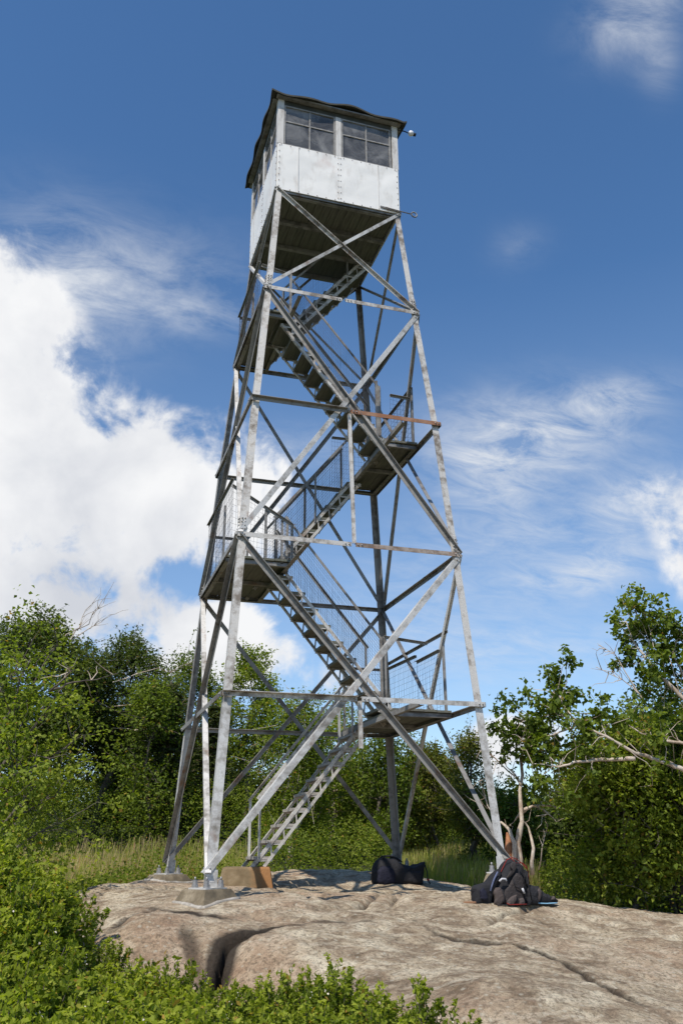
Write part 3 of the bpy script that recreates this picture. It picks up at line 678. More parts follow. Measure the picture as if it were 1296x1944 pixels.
for ax, nn in dirs:
    ax = np.array(ax, float); nn = np.array(nn, float)
    q = lambda u, z, o: tuple(ax*u+nn*(H+o)+np.array([0, 0, z])); o = -.02
    ins.add([q(-H+.1, ZF+.05, o), q(H-.1, ZF+.05, o), q(H-.1, ZS, o), q(-H+.1, ZS, o)], [(0, 1, 2, 3)])
ins.build('lining', M['cabin_inside'], cab)
# hipped felt roof with a wavy, sagging eave
rf = MB(); n = 41; RW = 1.215; vv = []; ff = []
def eave_wave(x, y):
    e = max(abs(x), abs(y))/RW; t = x if abs(y) > abs(x) else y
    return (e**6)*(0.030*sin(t*3.6+1.0) + 0.012*sin(t*8.0) - 0.012*(abs(t)/RW)**2)
for lay in (0, 1):
    for j in range(n):
        for i in range(n):
            x = -RW+2*RW*i/(n-1); y = -RW+2*RW*j/(n-1); e = max(abs(x), abs(y))/RW
            z = ZR+.045+(1-e)*.42+eave_wave(x, y) + .004*float(vnoise(x*9, y*9, 5)) - (0.035 if lay else 0)
            vv.append((x*(1+.012*sin(y*9)*(e > .98)), y*(1+.012*sin(x*8)*(e > .98)), z))
m_ = n*n
for j in range(n-1):
    for i in range(n-1):
        a = j*n+i; ff.append((a, a+1, a+n+1, a+n)); ff.append((m_+a, m_+a+n, m_+a+n+1, m_+a+1))
for i in range(n-1):
    for a, b in ((i, i+1), ((n-1)*n+i+1, (n-1)*n+i), ((i+1)*n, i*n), (i*n+n-1, (i+1)*n+n-1)): ff.append((a, m_+a, m_+b, b))
rf.add(vv, ff, 0, False); rf.build('roof', M['felt'], cab)
eb = MB()
for ax, nn in dirs:
    ax = np.array(ax, float); nn = np.array(nn, float); p = nn*(H+.055)+np.array([0, 0, ZR-.012]); eb.bar(p-ax*(H+.05-(.07 if nn[0] else 0)), p+ax*(H+.05-(.07 if nn[0] else 0)), .09, .025, nn, (0, 0, 1))
eb.build('eave_board', M['steel_dull_shade'], cab)
lm = MB(); lm.tube([(1.08, -1.08, 12.28), (1.22, -1.10, 12.27), (1.30, -1.10, 12.25)], .010, 6, 0); lm.blob((1.345, -1.10, 12.255), (.052, .052, .052), nu=14, nv=10, amp=0, mi=1); lm.tube([(1.39, -1.10, 12.25), (1.435, -1.10, 12.245)], .03, 8, 0)
lm.build('corner_lamp', [M['nylon_black'], M['bulb']], cab)
hk = MB(); hk.bar((.72, -1.10, 10.475), (1.10, -1.10, 10.45), .03, .012, (0, 0, 1), (0, 1, 0)); hk.tube([(.80, -1.13, 10.455), (1.10, -1.13, 10.43), (1.28, -1.10, 10.45)], .010, 6)
cc = [(1.335+.05*cos(a), -1.10, 10.45+.05*sin(a)) for a in np.linspace(pi, 3*pi, 17)]; hk.tube(cc, .012, 6)
hk.build('hook_bracket', M['steel_dull_shade'], cab)

# ------------------------------------------------------------------ footings
def footing(name, c, ztop, zbot, wt, wb, rotz, material, label, cat, group=None, rim=True, mod=None, h=None):
    c = np.array(c, float); m = MB(); n = 7; vv = []; ff = []; hx = h or 1.0
    rings = [(0.0, wb), (0.92, wt*1.01+(wb-wt)*.05), (1.0, wt*0.97)]
    rows = []
    for f, w in rings:
        row = []
        for side in range(4):
            for k in range(n):
                t = -1+2*k/n; x, y = [(t, -1), (1, t), (-t, 1), (-1, -t)][side]
                row.append((x*w/2, y*w/2*hx, zbot+(ztop-zbot)*f))
        rows.append(row)
    for row in rows:
        for x, y, z in row:
            j = .008; vv.append((x+float(vnoise(x*9, z*9+y*3, 2))*j*2, y+float(vnoise(y*9, z*9+x*3, 4))*j*2, z+float(vnoise(x*8, y*8, 6))*j))
    q = 4*n
    for r in range(2):
        for k in range(q): ff.append((r*q+k, r*q+(k+1) % q, (r+1)*q+(k+1) % q, (r+1)*q+k))
    ff.append(tuple(range(2*q, 3*q)))
    m.add(vv, ff, 0)
    o = m.build(name, [material], None); o.location = (c[0], c[1], 0); o.rotation_euler = (0, 0, rotz); tag(o, label, cat, group)
    if rim:
        r = MB(); pts = []
        for k in range(33):
            s = k/32*4; side = int(s) % 4; t = -1+2*(s-int(s)); x, y = [(t, -1), (1, t), (-t, 1), (-1, -t)][side]
            ca, sa = cos(rotz), sin(rotz); wx = wb/2
            for _ in range(4):
                X = x*wx; Y = y*wx*hx; gx, gy = c[0]+X*ca-Y*sa, c[1]+X*sa+Y*ca; gz = float(rock_z(gx, gy)); wx = (wb+(wt*1.0-wb)*max(0, min(1, (gz-zbot)/(ztop-zbot))))/2
            pts.append((X, Y, gz+.0))
        r.tube(pts, [.024+.010*float(vnoise(k*.7, 1, 8)) for k in range(33)], 6); r.build('mortar_skirt', M['mortar'], o)
    return o
for c, lab in (('A', 'trapezoid concrete footing under the nearest tower leg, pale mortar round its base'), ('B', 'concrete footing under the right tower leg, half hidden behind the backpack'),
               ('C', 'trapezoid concrete footing under the left rear tower leg at the rock edge'), ('D', 'concrete footing under the far rear tower leg, behind the duffel bag')):
    b = J(c, 0); zb = float(rock_z(b[0], b[1]))-.06
    fw = .30 if c == 'B' else .38
    footing('concrete_footing', (b[0]-S[c][0]*.03, b[1]-S[c][1]*.03), b[2]-.105, zb-.05, fw, fw+.24, radians(30), M['concrete'], lab, 'footing', 'concrete footings of the tower legs')
zb = float(rock_z(-.8, 1.1))
footing('concrete_block', (-.76, 1.20), .075, zb-.12, .66, .80, radians(-14), M['concrete_rust'], 'big rust stained concrete block at the foot of the stairs', 'block', rim=False)

# ------------------------------------------------------------------ bags
def place(px, py):
    p = hit(px, py, rock_z); return p
def inflate(mb, outline, depth, y0=0.0, seed=0, amp=.012, mi=0, e=.38, z0=None, n=56, rings=11, skew=0.0):
    """ a soft padded body: the outline (x, z) thickened in y with rounded edges and wrinkles """
    P = np.array(outline+[outline[0]], float); d = np.r_[0, np.cumsum(np.hypot(*np.diff(P, axis=0).T))]
    # smooth closed resample
    t = np.linspace(0, d[-1], n, endpoint=False); X = np.interp(t, d, P[:, 0]); Z_ = np.interp(t, d, P[:, 1])
    for _ in range(2): X = (np.roll(X, 1)+2*X+np.roll(X, -1))/4; Z_ = (np.roll(Z_, 1)+2*Z_+np.roll(Z_, -1))/4
    cx, cz = X.mean(), Z_.mean(); vv = []; ff = []
    for k in range(rings):
        a = -pi/2+pi*k/(rings-1); sc_ = max(.02, cos(a))**e if 0 < k < rings-1 else .03; yy = depth*sin(a)
        for i_ in range(n):
            x = cx+(X[i_]-cx)*sc_; z = cz+(Z_[i_]-cz)*sc_
            w = amp*(float(vnoise(x*14+seed, z*14+yy*9, seed))*2+float(vnoise(x*34+seed, z*30+yy*22, seed+2)))
            z2 = z+w; vv.append((x+w, y0+yy*(1+w*4)+skew*(z-cz), z2 if z0 is None else max(z0, z2)))
    for k in range(rings-1):
        for i_ in range(n): ff.append((k*n+i_, k*n+(i_+1) % n, (k+1)*n+(i_+1) % n, (k+1)*n+i_))
    ff += [tuple(range(n))[::-1], tuple(range((rings-1)*n, rings*n))]
    return mb.add(vv, ff, mi, True)
def duffel():
    Yd = 1.30; U = 14.0/FPX            # metres per photo pixel at the bag
    c = at_y(760, 1672, Yd); g = min(float(rock_z(c[0], Yd)), c[2]); root = empty('duffel_bag', (c[0], Yd+.1, g-.02), 'black and navy duffel bag slumped at the foot of the rear tower leg', 'bag')
    q = lambda pts: [((x-760)*U, (1674-y)*U+.02) for x, y in pts]
    b = MB(); inflate(b, q([(709,1676),(709,1652),(714,1638),(724,1629),(742,1629),(756,1634),(770,1642),(785,1646),(797,1643),(806,1637),(811,1637),(813,1643),(809,1660),(808,1680),(760,1682)]), .17, seed=3, z0=0, amp=.016); b.build('body', M['nylon_black'], root)
    b = MB(); inflate(b, q([(712,1674),(713,1652),(722,1644),(745,1646),(748,1672),(730,1676)]), .05, -.155, seed=5, amp=.012); b.build('end_pocket', M['nylon_navy'], root)
    b = MB(); inflate(b, q([(760,1670),(760,1655),(775,1652),(800,1654),(800,1672),(780,1674)]), .035, -.155, seed=8, amp=.010); b.build('side_pocket', M['nylon_black'], root)
    b = MB()
    for y in (-.08, .04): b.tube([(-.30, y, .36), (-.24, y, .415), (-.15, y, .42), (-.04, y, .385), (.04, y, .33)], .013, 6)
    b.build('carry_handle', M['nylon_black'], root)
    b = MB(); b.tube([(.43, -.05, .28), (.44, -.11, .18), (.425, -.15, .07), (.46, -.17, .012)], .010, 5); b.tube([(.43, -.15, .09), (.435, -.15, .06)], .018, 6, 1); b.build('strap', [M['nylon_black'], M['nylon_red']], root)
duffel()
def pack():
    Yp = -2.20; c = at_y(970, 1714, Yp); U = sqrt((c[0]-CAM[0])**2+(c[1]-CAM[1])**2)/FPX*.90; g = min(float(rock_z(c[0], Yp)), c[2]+.01); U /= 4.98
    q = lambda pts, cx=560: [((x-cx)*U, (585-y)*U) for x, y in pts]
    root = empty('backpack', (c[0], Yp+.05, g-.01), 'large charcoal backpack with dark red trim standing against the right tower leg', 'backpack')
    b = MB(); inflate(b, q([(345,590),(335,480),(370,400),(440,330),(500,265),(535,205),(580,185),(650,185),(700,220),(735,270),(745,350),(770,430),(785,520),(780,592),(560,600)]), .15, .02, seed=4, z0=0, amp=.012); b.build('body', M['nylon_black'], root)
    b = MB(); inflate(b, q([(460,560),(455,460),(520,400),(560,330),(600,290),(665,330),(670,420),(650,500),(650,570),(560,585)]), .018, -.14, seed=14, amp=.008, e=.25); b.build('back_panel', M['nylon_grey'], root)
    b = MB(); inflate(b, q([(350,560),(345,460),(380,415),(425,420),(440,480),(440,565),(390,580)]), .03, -.13, seed=2, amp=.016); b.build('side_pocket', M['nylon_lt'], root)
    b = MB(); inflate(b, q([(460,580),(470,540),(520,500),(565,490),(560,540),(520,585)]), .03, -.165, seed=7, amp=.012); inflate(b, q([(590,585),(590,530),(640,515),(655,560),(640,590)]), .03, -.15, seed=17, amp=.012); b.build('hip_belt_pad', M['nylon_lt'], root)
    b = MB(); inflate(b, q([(690,592),(690,470),(720,410),(790,405),(808,470),(808,592)]), .09, -.08, seed=12, z0=0, amp=.016); b.build('hip_belt', M['nylon_black'], root)
    b = MB(); inflate(b, q([(550,300),(535,230),(560,195),(600,200),(600,250),(560,310),(510,345),(480,350),(500,320)]), .018, -.150, seed=21, amp=.008); b.build('shoulder_strap', M['nylon_grey'], root)
    b = MB(); inflate(b, q([(690,420),(675,330),(690,270),(725,290),(725,350),(715,430)]), .03, -.125, seed=22, amp=.008); b.build('shoulder_strap', M['nylon_black'], root)
    b = MB(); pr = [q([p_])[0] for p_ in [(440,330),(500,258),(530,188),(580,166),(650,183),(702,218),(738,270),(748,350),(765,400)]]
    b.tube([(x, -.07+.03*sin(i_*1.7), z) for i_, (x, z) in enumerate(pr)], .006, 6)
    pr = [q([p_])[0] for p_ in [(570,175),(610,215),(680,215),(722,245),(740,300)]]; b.tube([(x, -.11, z) for x, z in pr], .005, 6)
    pr = [q([p_])[0] for p_ in [(455,560),(480,582),(560,588),(660,580)]]; b.tube([(x, -.19, max(z, .015)) for x, z in pr], .006, 5)
    b.build('red_piping', M['nylon_red'], root)
    b = MB(); pr = [q([p_])[0] for p_ in [(400,372),(430,350),(465,352),(475,370)]]; b.tube([(x, -.17, z) for x, z in pr], .012, 6); pr = [q([p_])[0] for p_ in [(628,435),(645,480)]]; b.tube([(x, -.185, z) for x, z in pr], .014, 6); b.build('buckle', M['buckle'], root)
    b = MB()
    for seq in ([(420,440),(440,500),(435,570)], [(540,350),(560,420),(610,440),(650,500)], [(360,592),(450,575),(560,592),(700,588)], [(690,300),(700,420),(720,540)], [(600,210),(640,260),(660,330),(650,400)]):
        pr = [q([p_])[0] for p_ in seq]; b.tube([(x, -.18, max(z, .01)) for x, z in pr], .007, 5)
    b.build('webbing', M['nylon_black'], root)
    q2 = lambda pts: q(pts, 250)
    r2 = empty('stuff_sack', (c[0]+(250-560)*U, Yp+.02, g-.01), 'small black and blue rounded bag at the left side of the backpack', 'bag')
    b = MB(); inflate(b, q2([(165,560),(175,430),(205,395),(260,385),(320,385),(400,300),(470,262),(480,300),(400,420),(350,480),(335,592),(250,588)]), .11, .0, seed=13, z0=0, amp=.020); b.build('body', M['nylon_black'], r2)
    b = MB(); inflate(b, q2([(205,530),(205,450),(240,425),(275,450),(280,530),(240,545)]), .03, -.10, seed=15, amp=.010); b.build('front_pocket', M['nylon_navy'], r2)
    b = MB(); pr = [q2([p_])[0] for p_ in [(400,290),(360,350),(330,410),(312,455)]]; b.tube([(x, -.115, z) for x, z in pr], .010, 6); b.build('blue_cord', M['nylon_blue'], r2)
    b = MB(); pr = [q2([p_])[0] for p_ in [(170,540),(110,535),(50,530)]]; b.tube([(x, -.07, max(.012, z-.02)) for x, z in pr], [.022, .016, .008], 6); b.build('strap', M['leather'], r2)
    q3 = lambda pts: q(pts, 920)
    r3 = empty('daypack', (c[0]+(920-560)*U, Yp+.12, g-.015), 'low dark daypack lying flat right of the big backpack with a pale blue hose', 'backpack')
    b = MB(); inflate(b, q3([(795,592),(790,430),(830,405),(870,430),(910,460),(980,490),(1040,505),(1060,540),(1105,565),(1060,592)]), .11, .0, seed=23, z0=0, amp=.018); b.build('body', M['nylon_black'], r3)
    b = MB(); inflate(b, q3([(825,560),(830,470),(870,440),(893,460),(885,500),(860,560)]), .03, -.10, seed=28, amp=.012); b.build('mesh_pocket', M['nylon_lt'], r3)
    b = MB(); inflate(b, q3([(985,545),(995,520),(1030,508),(1045,520),(1030,545)]), .03, -.095, seed=29, amp=.008); b.build('end_pocket', M['nylon_lt'], r3)
    b = MB(); pr = [q3([p_])[0] for p_ in [(815,558),(850,570),(930,574),(1000,572),(1045,572)]]; b.tube([(x, -.13, max(z, .012)) for x, z in pr], .008, 6); b.build('hose', M['hose'], r3)
pack()

# ------------------------------------------------------------------ vegetation
def clump_leaves(c, r, n, size, squash=0.75, up=0.5, droop=0.2, aspect=0.55, hollow=0.45):
    d = unit(rng.normal(size=(n, 3))); rr = rng.uniform(hollow, 1.0, n)**0.8
    rr = rr*(1+0.25*rng.normal(size=n)*0.6)
    P = c + d*rr[:, None]*np.array([r, r, r*squash])
    return leaves(P, size, aspect, up, d, droop)
def branch_pts(a, b, sag=0.1, k=5, jit=0.05):
    a = np.array(a, float); b = np.array(b, float); L = np.linalg.norm(b-a); pts = []
    for i in range(k+1):
        t = i/k; p = a+(b-a)*t; p[2] += sag*L*sin(pi*t)
        if 0 < i < k: p = p + rng.normal(size=3)*jit*L/k*1.5
        pts.append(p)
    return pts
def tree(name, label, base, height, crown, n_clump, n_leaf, leaf, size, trunk_r=0.09, bark='bark', group='trees round the clearing', cat='tree',
         lean=(0, 0), clump_r=(0.28, 0.6), bare=None, multi=1, seed=None, cz=None, squash=.75):
    """ crown = (rx, ry, rz) half sizes of the crown; leaves stand in clumps at the ends of limbs """
    base = np.array(base, float); root = empty(name, tuple(base), label, cat, group)
    rx, ry, rz = crown; top = np.array([lean[0], lean[1], height]); cc = np.array([lean[0]*.7, lean[1]*.7, cz if cz is not None else height-rz])
    tr = MB(); L = []; starts = []
    for m in range(multi):
        off = np.array([rnd.uniform(-.3, .3), rnd.uniform(-.3, .3), 0])*(m > 0); tp = top*0.86 + np.array([rnd.uniform(-.25, .25)*rx*(multi > 1)*1.5, rnd.uniform(-.25, .25)*ry*(multi > 1)*1.5, 0])
        pts = branch_pts(off+np.array([0, 0, -.15]), tp, 0, 7, .12); rad = [trunk_r*(1-.85*i/7)*(.8 if m else 1) for i in range(8)]
        tr.tube(pts, rad, 8); starts += list(zip(pts[2:], rad[2:]))
    parts = []
    for i in range(n_clump):
        d = unit(rng.normal(size=3)); q = rng.uniform(.35, 1)**.5
        p = cc + d*q*np.array([rx, ry, rz]); k = rng.uniform(*clump_r)
        if p[2] < .25: p[2] = .25 + rng.uniform(0, .3)
        shape = 1 - 0.35*max(0, (p[2]-cc[2])/rz); p[0] = cc[0]+(p[0]-cc[0])*shape; p[1] = cc[1]+(p[1]-cc[1])*shape
        st, sr = min(starts, key=lambda s: np.linalg.norm(s[0]-p)+ (2 if s[0][2] > p[2] else 0))
        bp = branch_pts(st, p, .05, 4, .1); tr.tube(bp, [max(.006, sr*.4*(1-.8*j/4)) for j in range(5)], 4, 0, True, False)
        L.append(clump_leaves(p, k, int(n_leaf*rng.uniform(.6, 1.3)*(k/clump_r[1])**1.5), size, squash))
        for s in range(3):                                  # ragged shoots round the clump
            e = p + unit(rng.normal(size=3)+np.array([0, 0, .6]))*k*rng.uniform(1.1, 1.9); tr.tube([p, (p+e)/2+rng.normal(size=3)*.03, e], [.007, .005, .003], 3, 0, True, False)
            t = rng.uniform(0.3, 1.05, 14)[:, None]; L.append(leaves(p+(e-p)*t+rng.normal(size=(14, 3))*.05, size, .55, .5, None, .2))
    if bare:
        for a, b in bare:
            a = np.array(a, float); b = np.array(b, float); bp = branch_pts(a, b, .03, 5, .12); tr.tube(bp, [.016, .014, .011, .008, .006, .003], 5, 1, True, False)
            for s in range(7):
                q = bp[rnd.randrange(2, 6)]; e = q+unit((b-a)+rng.normal(size=3)*np.linalg.norm(b-a)*.45)*rnd.uniform(.25, .6); tr.tube(branch_pts(q, e, 0, 3, .1), [.008, .006, .004, .003], 3, 1, True, False)
    tr.build('trunk', [M[bark], M['deadwood']], root)
    quads_obj('crown', np.concatenate(L), M[leaf], root)
    return root
def gpos(px, dist):
    d = ray(px, 1616); d = d/sqrt(d[0]**2+d[1]**2); x, y = CAM[0]+d[0]*dist, CAM[1]+d[1]*dist
    return np.array([x, y, float(ground_z(x, y))])
def htop(px, py, dist): return float(at_d(px, py, dist)[2])
def tr_at(name, label, px, toppy, dist, rw, n_clump, n_leaf, leaf, size, **kw):
    b = gpos(px, dist); h = htop(px, toppy, dist)-b[2]; rx = rw*dist/FPX
    low = kw.pop('low', 0.12); rz = h*(1-low)/2
    return tree(name, label, b, h, (rx, rx*.9, rz), n_clump, n_leaf, leaf, size, **kw)

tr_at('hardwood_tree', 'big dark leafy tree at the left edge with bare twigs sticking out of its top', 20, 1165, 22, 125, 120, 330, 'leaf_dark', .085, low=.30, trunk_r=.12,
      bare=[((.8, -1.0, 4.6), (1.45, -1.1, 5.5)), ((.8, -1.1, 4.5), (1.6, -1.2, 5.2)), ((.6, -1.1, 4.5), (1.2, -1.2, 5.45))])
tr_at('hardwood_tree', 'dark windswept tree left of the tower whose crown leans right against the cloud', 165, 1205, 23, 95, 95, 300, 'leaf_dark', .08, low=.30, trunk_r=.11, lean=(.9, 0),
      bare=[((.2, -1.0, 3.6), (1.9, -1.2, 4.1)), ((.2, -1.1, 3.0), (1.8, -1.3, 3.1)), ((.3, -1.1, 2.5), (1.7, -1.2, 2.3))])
tr_at('hardwood_tree', 'slim bright green tree poking up between the dark trees and the spruce', 272, 1270, 21, 42, 40, 260, 'leaf_mid', .08, trunk_r=.06)
tr_at('hardwood_tree', 'light green round tree just left of the near tower leg behind the spruce', 345, 1240, 26, 62, 60, 300, 'leaf_mid', .085, low=.30)
tr_at('hardwood_tree', 'green tree with a pointed loose top seen through the left legs of the tower', 462, 1232, 25, 68, 62, 300, 'leaf_maple', .085, low=.30, clump_r=(.22, .5))
tr_at('birch_tree', 'pale trunked birch in the middle behind the stairs', 560, 1318, 21, 62, 62, 300, 'leaf_maple', .075, trunk_r=.05, bark='bark_pale', multi=3)
tr_at('hardwood_tree', 'leafy tree behind the middle of the staircase', 640, 1325, 24, 62, 50, 300, 'leaf_maple', .08, multi=2, bark='bark_pale')
tr_at('hardwood_tree', 'dark green tree behind the first landing of the tower', 722, 1385, 22, 60, 55, 300, 'leaf_mid', .08)
tr_at('hardwood_tree', 'yellowish green tree between the rear tower leg and the right brace', 812, 1412, 23, 62, 60, 320, 'leaf_olive', .08, multi=2)
tr_at('hardwood_tree', 'small spindly olive tree with a narrow top left of the right tower leg', 898, 1392, 21, 44, 42, 260, 'leaf_olive', .07, clump_r=(.18, .4), multi=2)
tr_at('hardwood_tree', 'low green tree behind the dead snag right of the tower', 985, 1480, 20, 60, 52, 280, 'leaf_mid', .08)
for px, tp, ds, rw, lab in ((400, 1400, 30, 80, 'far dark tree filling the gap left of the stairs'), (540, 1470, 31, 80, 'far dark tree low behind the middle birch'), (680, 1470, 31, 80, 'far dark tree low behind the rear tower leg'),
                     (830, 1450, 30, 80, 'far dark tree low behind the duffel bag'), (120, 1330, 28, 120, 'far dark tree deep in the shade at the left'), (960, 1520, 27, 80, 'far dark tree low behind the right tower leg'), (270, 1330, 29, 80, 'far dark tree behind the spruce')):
    tr_at('hardwood_tree', lab, px, tp, ds, rw, 60, 380, 'needle', .11, clump_r=(.4, .8), low=.02)  # dark needle colour paints in the deep shade of the wood

def spruce(px, toppy, dist, rw, label, seed=0):
    b = gpos(px, dist); h = htop(px, toppy, dist)-b[2]; R = rw*dist/FPX; root = empty('spruce_tree', tuple(b), label, 'spruce', 'trees round the clearing')
    tr = MB(); tr.tube([(0, 0, -.1), (.03, 0, h*.5), (0, .02, h*.98)], [.10, .06, .012], 8); L = []
    z = .35
    while z < h*.97:
        f = 1-(z/h); reach = R*(f**.75)*rnd.uniform(.75, 1.1)+.12; nb = 9
        for k in range(nb):
            a = 2*pi*k/nb+rnd.uniform(0, .7)+z*2.3; r_ = reach*rnd.uniform(.65, 1.15); e = np.array([cos(a)*r_, sin(a)*r_, z-.10*r_+rnd.uniform(-.08, .08)]); s = np.array([0, 0, z+.05])
            tr.tube([s, (s+e)/2+[0, 0, .04*r_], e], [.016, .011, .004], 4, 0, True, False)
            n = int(150*r_)+20; t = rng.uniform(.12, 1.03, n)[:, None]; side = np.array([-sin(a), cos(a), 0]); wd = rng.normal(size=n)[:, None]*(.05+.16*r_*(1-t)*1.2)
            P = s+(e-s)*t+side*wd+np.array([0, 0, 1])*(.04*r_*np.sin(pi*t)+rng.normal(size=(n, 1))*.025-.02)
            q = leaves(P, .105, .26, .9, np.tile(np.array([cos(a), sin(a), -.05])*1.6, (n, 1)), .05, .05); L.append(q)
        z += .15+.06*f
    tr.build('trunk', M['bark'], root); quads_obj('crown', np.concatenate(L), M['needle'], root)
spruce(305, 1285, 21.5, 60, 'dark spruce left of the tower with drooping boughs')
spruce(395, 1330, 23, 52, 'second dark spruce directly behind the left tower legs')
spruce(215, 1350, 24.5, 60, 'shaded spruce deep between the left hand trees')

# near maple at the left edge, sunlit, leaning branches
def limb_tree(name, label, base, limbs, leaf, size, bark, cat='tree', trunk_r=.07, per=900, spread=.28, group='trees round the clearing', extra=None, cl=7, pale=None):
    base = np.array(base, float); root = empty(name, tuple(base), label, cat, group); tr = MB(); L = []
    for li, (pts, r0, dens) in enumerate(limbs):
        pts = [np.array(p, float)-base for p in pts]; n = len(pts)
        fine = []
        for i in range(n-1):
            for t in (0, .25, .5, .75): fine.append(pts[i]+(pts[i+1]-pts[i])*t+rng.normal(size=3)*.018*np.linalg.norm(pts[i+1]-pts[i])*(t > 0))
        fine.append(pts[-1]); m = len(fine)
        tr.tube(fine, [max(.005, r0*(1-.85*i/(m-1))) for i in range(m)], 7, 0 if not pale or li not in pale else 1)
        if dens <= 0:
            for s in range(int(-dens*8)):
                q = fine[rnd.randrange(m//2, m)]; e = q+unit(fine[-1]-fine[m//2]+rng.normal(size=3)*.6)*rnd.uniform(.15, .45); tr.tube(branch_pts(q, e, 0, 3, .15), [.008, .006, .004, .002], 3, 1, True, False)
            continue
        for s in range(int(dens*cl)):
            i = rnd.randrange(m//4, m); q = fine[i]; e = q+rng.normal(size=3)*spread*(1.35-.6*i/m)+np.array([0.05, .14, .03])*(1.5-i/m)
            tr.tube(branch_pts(q, e, .05, 3, .15), [max(.005, .25*r0), .006, .004, .003], 3, 0, True, False)
            for g in range(2):
                kk = int(per*rng.uniform(.4, 1.2)/cl/2); L.append(clump_leaves(e+rng.normal(size=3)*spread*.35*g, rng.uniform(.10, .24)*spread/.28, kk, size, .8, .6, .45, .7, .2))
    tr.build('trunk', [M[bark], M['deadwood']], root); quads_obj('crown', np.concatenate(L), M[leaf], root); return root
def PD(px, py, d): return at_d(px, py, d)
b = gpos(-60, 12.2)
lim = []
for (x1, y1, x2, y2, dd, r0) in [(0,1450,125,1300,9.2,.035),(-10,1400,110,1225,9.6,.03),(-20,1500,160,1395,8.9,.03),(-20,1430,60,1250,9.3,.03),(-10,1560,120,1500,8.8,.028),(-30,1480,95,1440,8.6,.025),(-20,1620,110,1560,8.5,.025),(-40,1350,40,1260,9.6,.025),(-20,1660,80,1640,8.3,.022),(-10,1530,60,1400,8.8,.03),(-20,1580,70,1490,8.4,.03),(-60,1520,20,1350,9.1,.03)]:
    lim.append(([b+[0, 0, .6], PD((x1-60)/1.3, y1+60, dd+3.2), PD((x1+x2)/2, (y1+y2)/2+8, dd+3.2), PD(x2, y2, dd+3.2)], r0*1.2, 2.0))
lim.append(([PD(95,1312,10.5), PD(140,1295,10.5), PD(185,1290,10.5), PD(225,1278,10.5)], .014, -.6))
lim.append(([PD(95,1312,10.5), PD(115,1295,10.4), PD(130,1278,10.4), PD(138,1272,10.4)], .012, -.5))
limb_tree('maple_tree', 'sunlit light green maple close by at the left edge with branches reaching right', b, lim, 'leaf_maple', .062, 'bark', per=520, spread=.33, cl=9)

# right hand tree, pale limbs sweeping up to the left
b = gpos(1390, 13.0); hub = PD(1340, 1480, 13.2)
lim = []
R_ = [  # (points, r, density)
 ([(1340,1480,13.2),(1290,1458,13),(1250,1444,12.9),(1205,1430,12.6),(1150,1398,12.5),(1095,1375,12.5),(1066,1335,12.7),(1050,1295,12.8)], .036, 2.4),
 ([(1095,1375,12.8),(1060,1352,12.8),(1020,1362,12.8),(995,1368,12.7)], .014, 1.5),
 ([(1095,1375,12.8),(1050,1395,12.7),(1010,1405,12.6),(985,1405,12.6)], .014, 1.5),
 ([(1205,1440,12.6),(1150,1442,12.6),(1100,1446,12.5),(1060,1456,12.5),(1010,1450,12.5)], .030, 1.8),
 ([(1340,1420,13.6),(1300,1412,13.5),(1255,1405,13.4),(1215,1392,13.0),(1172,1362,13.0)], .030, 1.2),
 ([(1350,1400,13.8),(1300,1330,13.7),(1262,1292,13.6),(1225,1250,13.6),(1200,1215,13.6),(1188,1180,13.6)], .040, 2.2),
 ([(1225,1250,13.6),(1235,1210,13.6),(1225,1170,13.6),(1208,1148,13.6)], .014, 1.6),
 ([(1350,1360,14),(1300,1290,14),(1275,1240,14),(1290,1200,14)], .026, 2.4),
 ([(1220,1330,13.6),(1195,1290,13.6),(1165,1240,13.6),(1135,1225,13.6)], .012, -1.2),
 ([(1215,1320,13.5),(1180,1290,13.5),(1130,1266,13.5)], .010, -.8),
 ([(1370,1250,14),(1320,1220,14),(1296,1195,14),(1270,1180,14)], .02, -1.0),
]
for pts, r0, dn in R_: lim.append(([PD(*p) for p in pts], r0, dn))
limb_tree('hardwood_tree', 'tall ragged tree at the right with pale bare limbs sweeping up to the left', b, lim + [([b, b+[0, 0, 1.0], hub, PD(1350,1400,13.8), PD(1370,1250,14)], .11, 1.0)], 'leaf_mid', .085, 'bark_pale', per=700, spread=.24, cl=14, trunk_r=.1)
tr_at('hardwood_tree', 'dense dark bush-like tree below the pale limbs at the right edge', 1275, 1385, 15.2, 165, 110, 330, 'leaf_maple', .085, trunk_r=.08, low=.42, multi=3, squash=.8)
tr_at('hardwood_tree', 'shaded green tree between the dead snag and the big right hand tree', 1130, 1465, 17.5, 85, 60, 330, 'leaf_dark', .085, low=.25, multi=2)
tr_at('hardwood_tree', 'tree standing behind the pale limbed tree at the far right', 1300, 1290, 17, 110, 80, 330, 'leaf_dark', .09, low=.0)

tr_at('hardwood_tree', 'light green leafy tree in the right hand clump directly under the long pale limb', 1205, 1375, 14.3, 105, 70, 330, 'leaf_maple', .08, trunk_r=.06, low=.30, squash=.8)

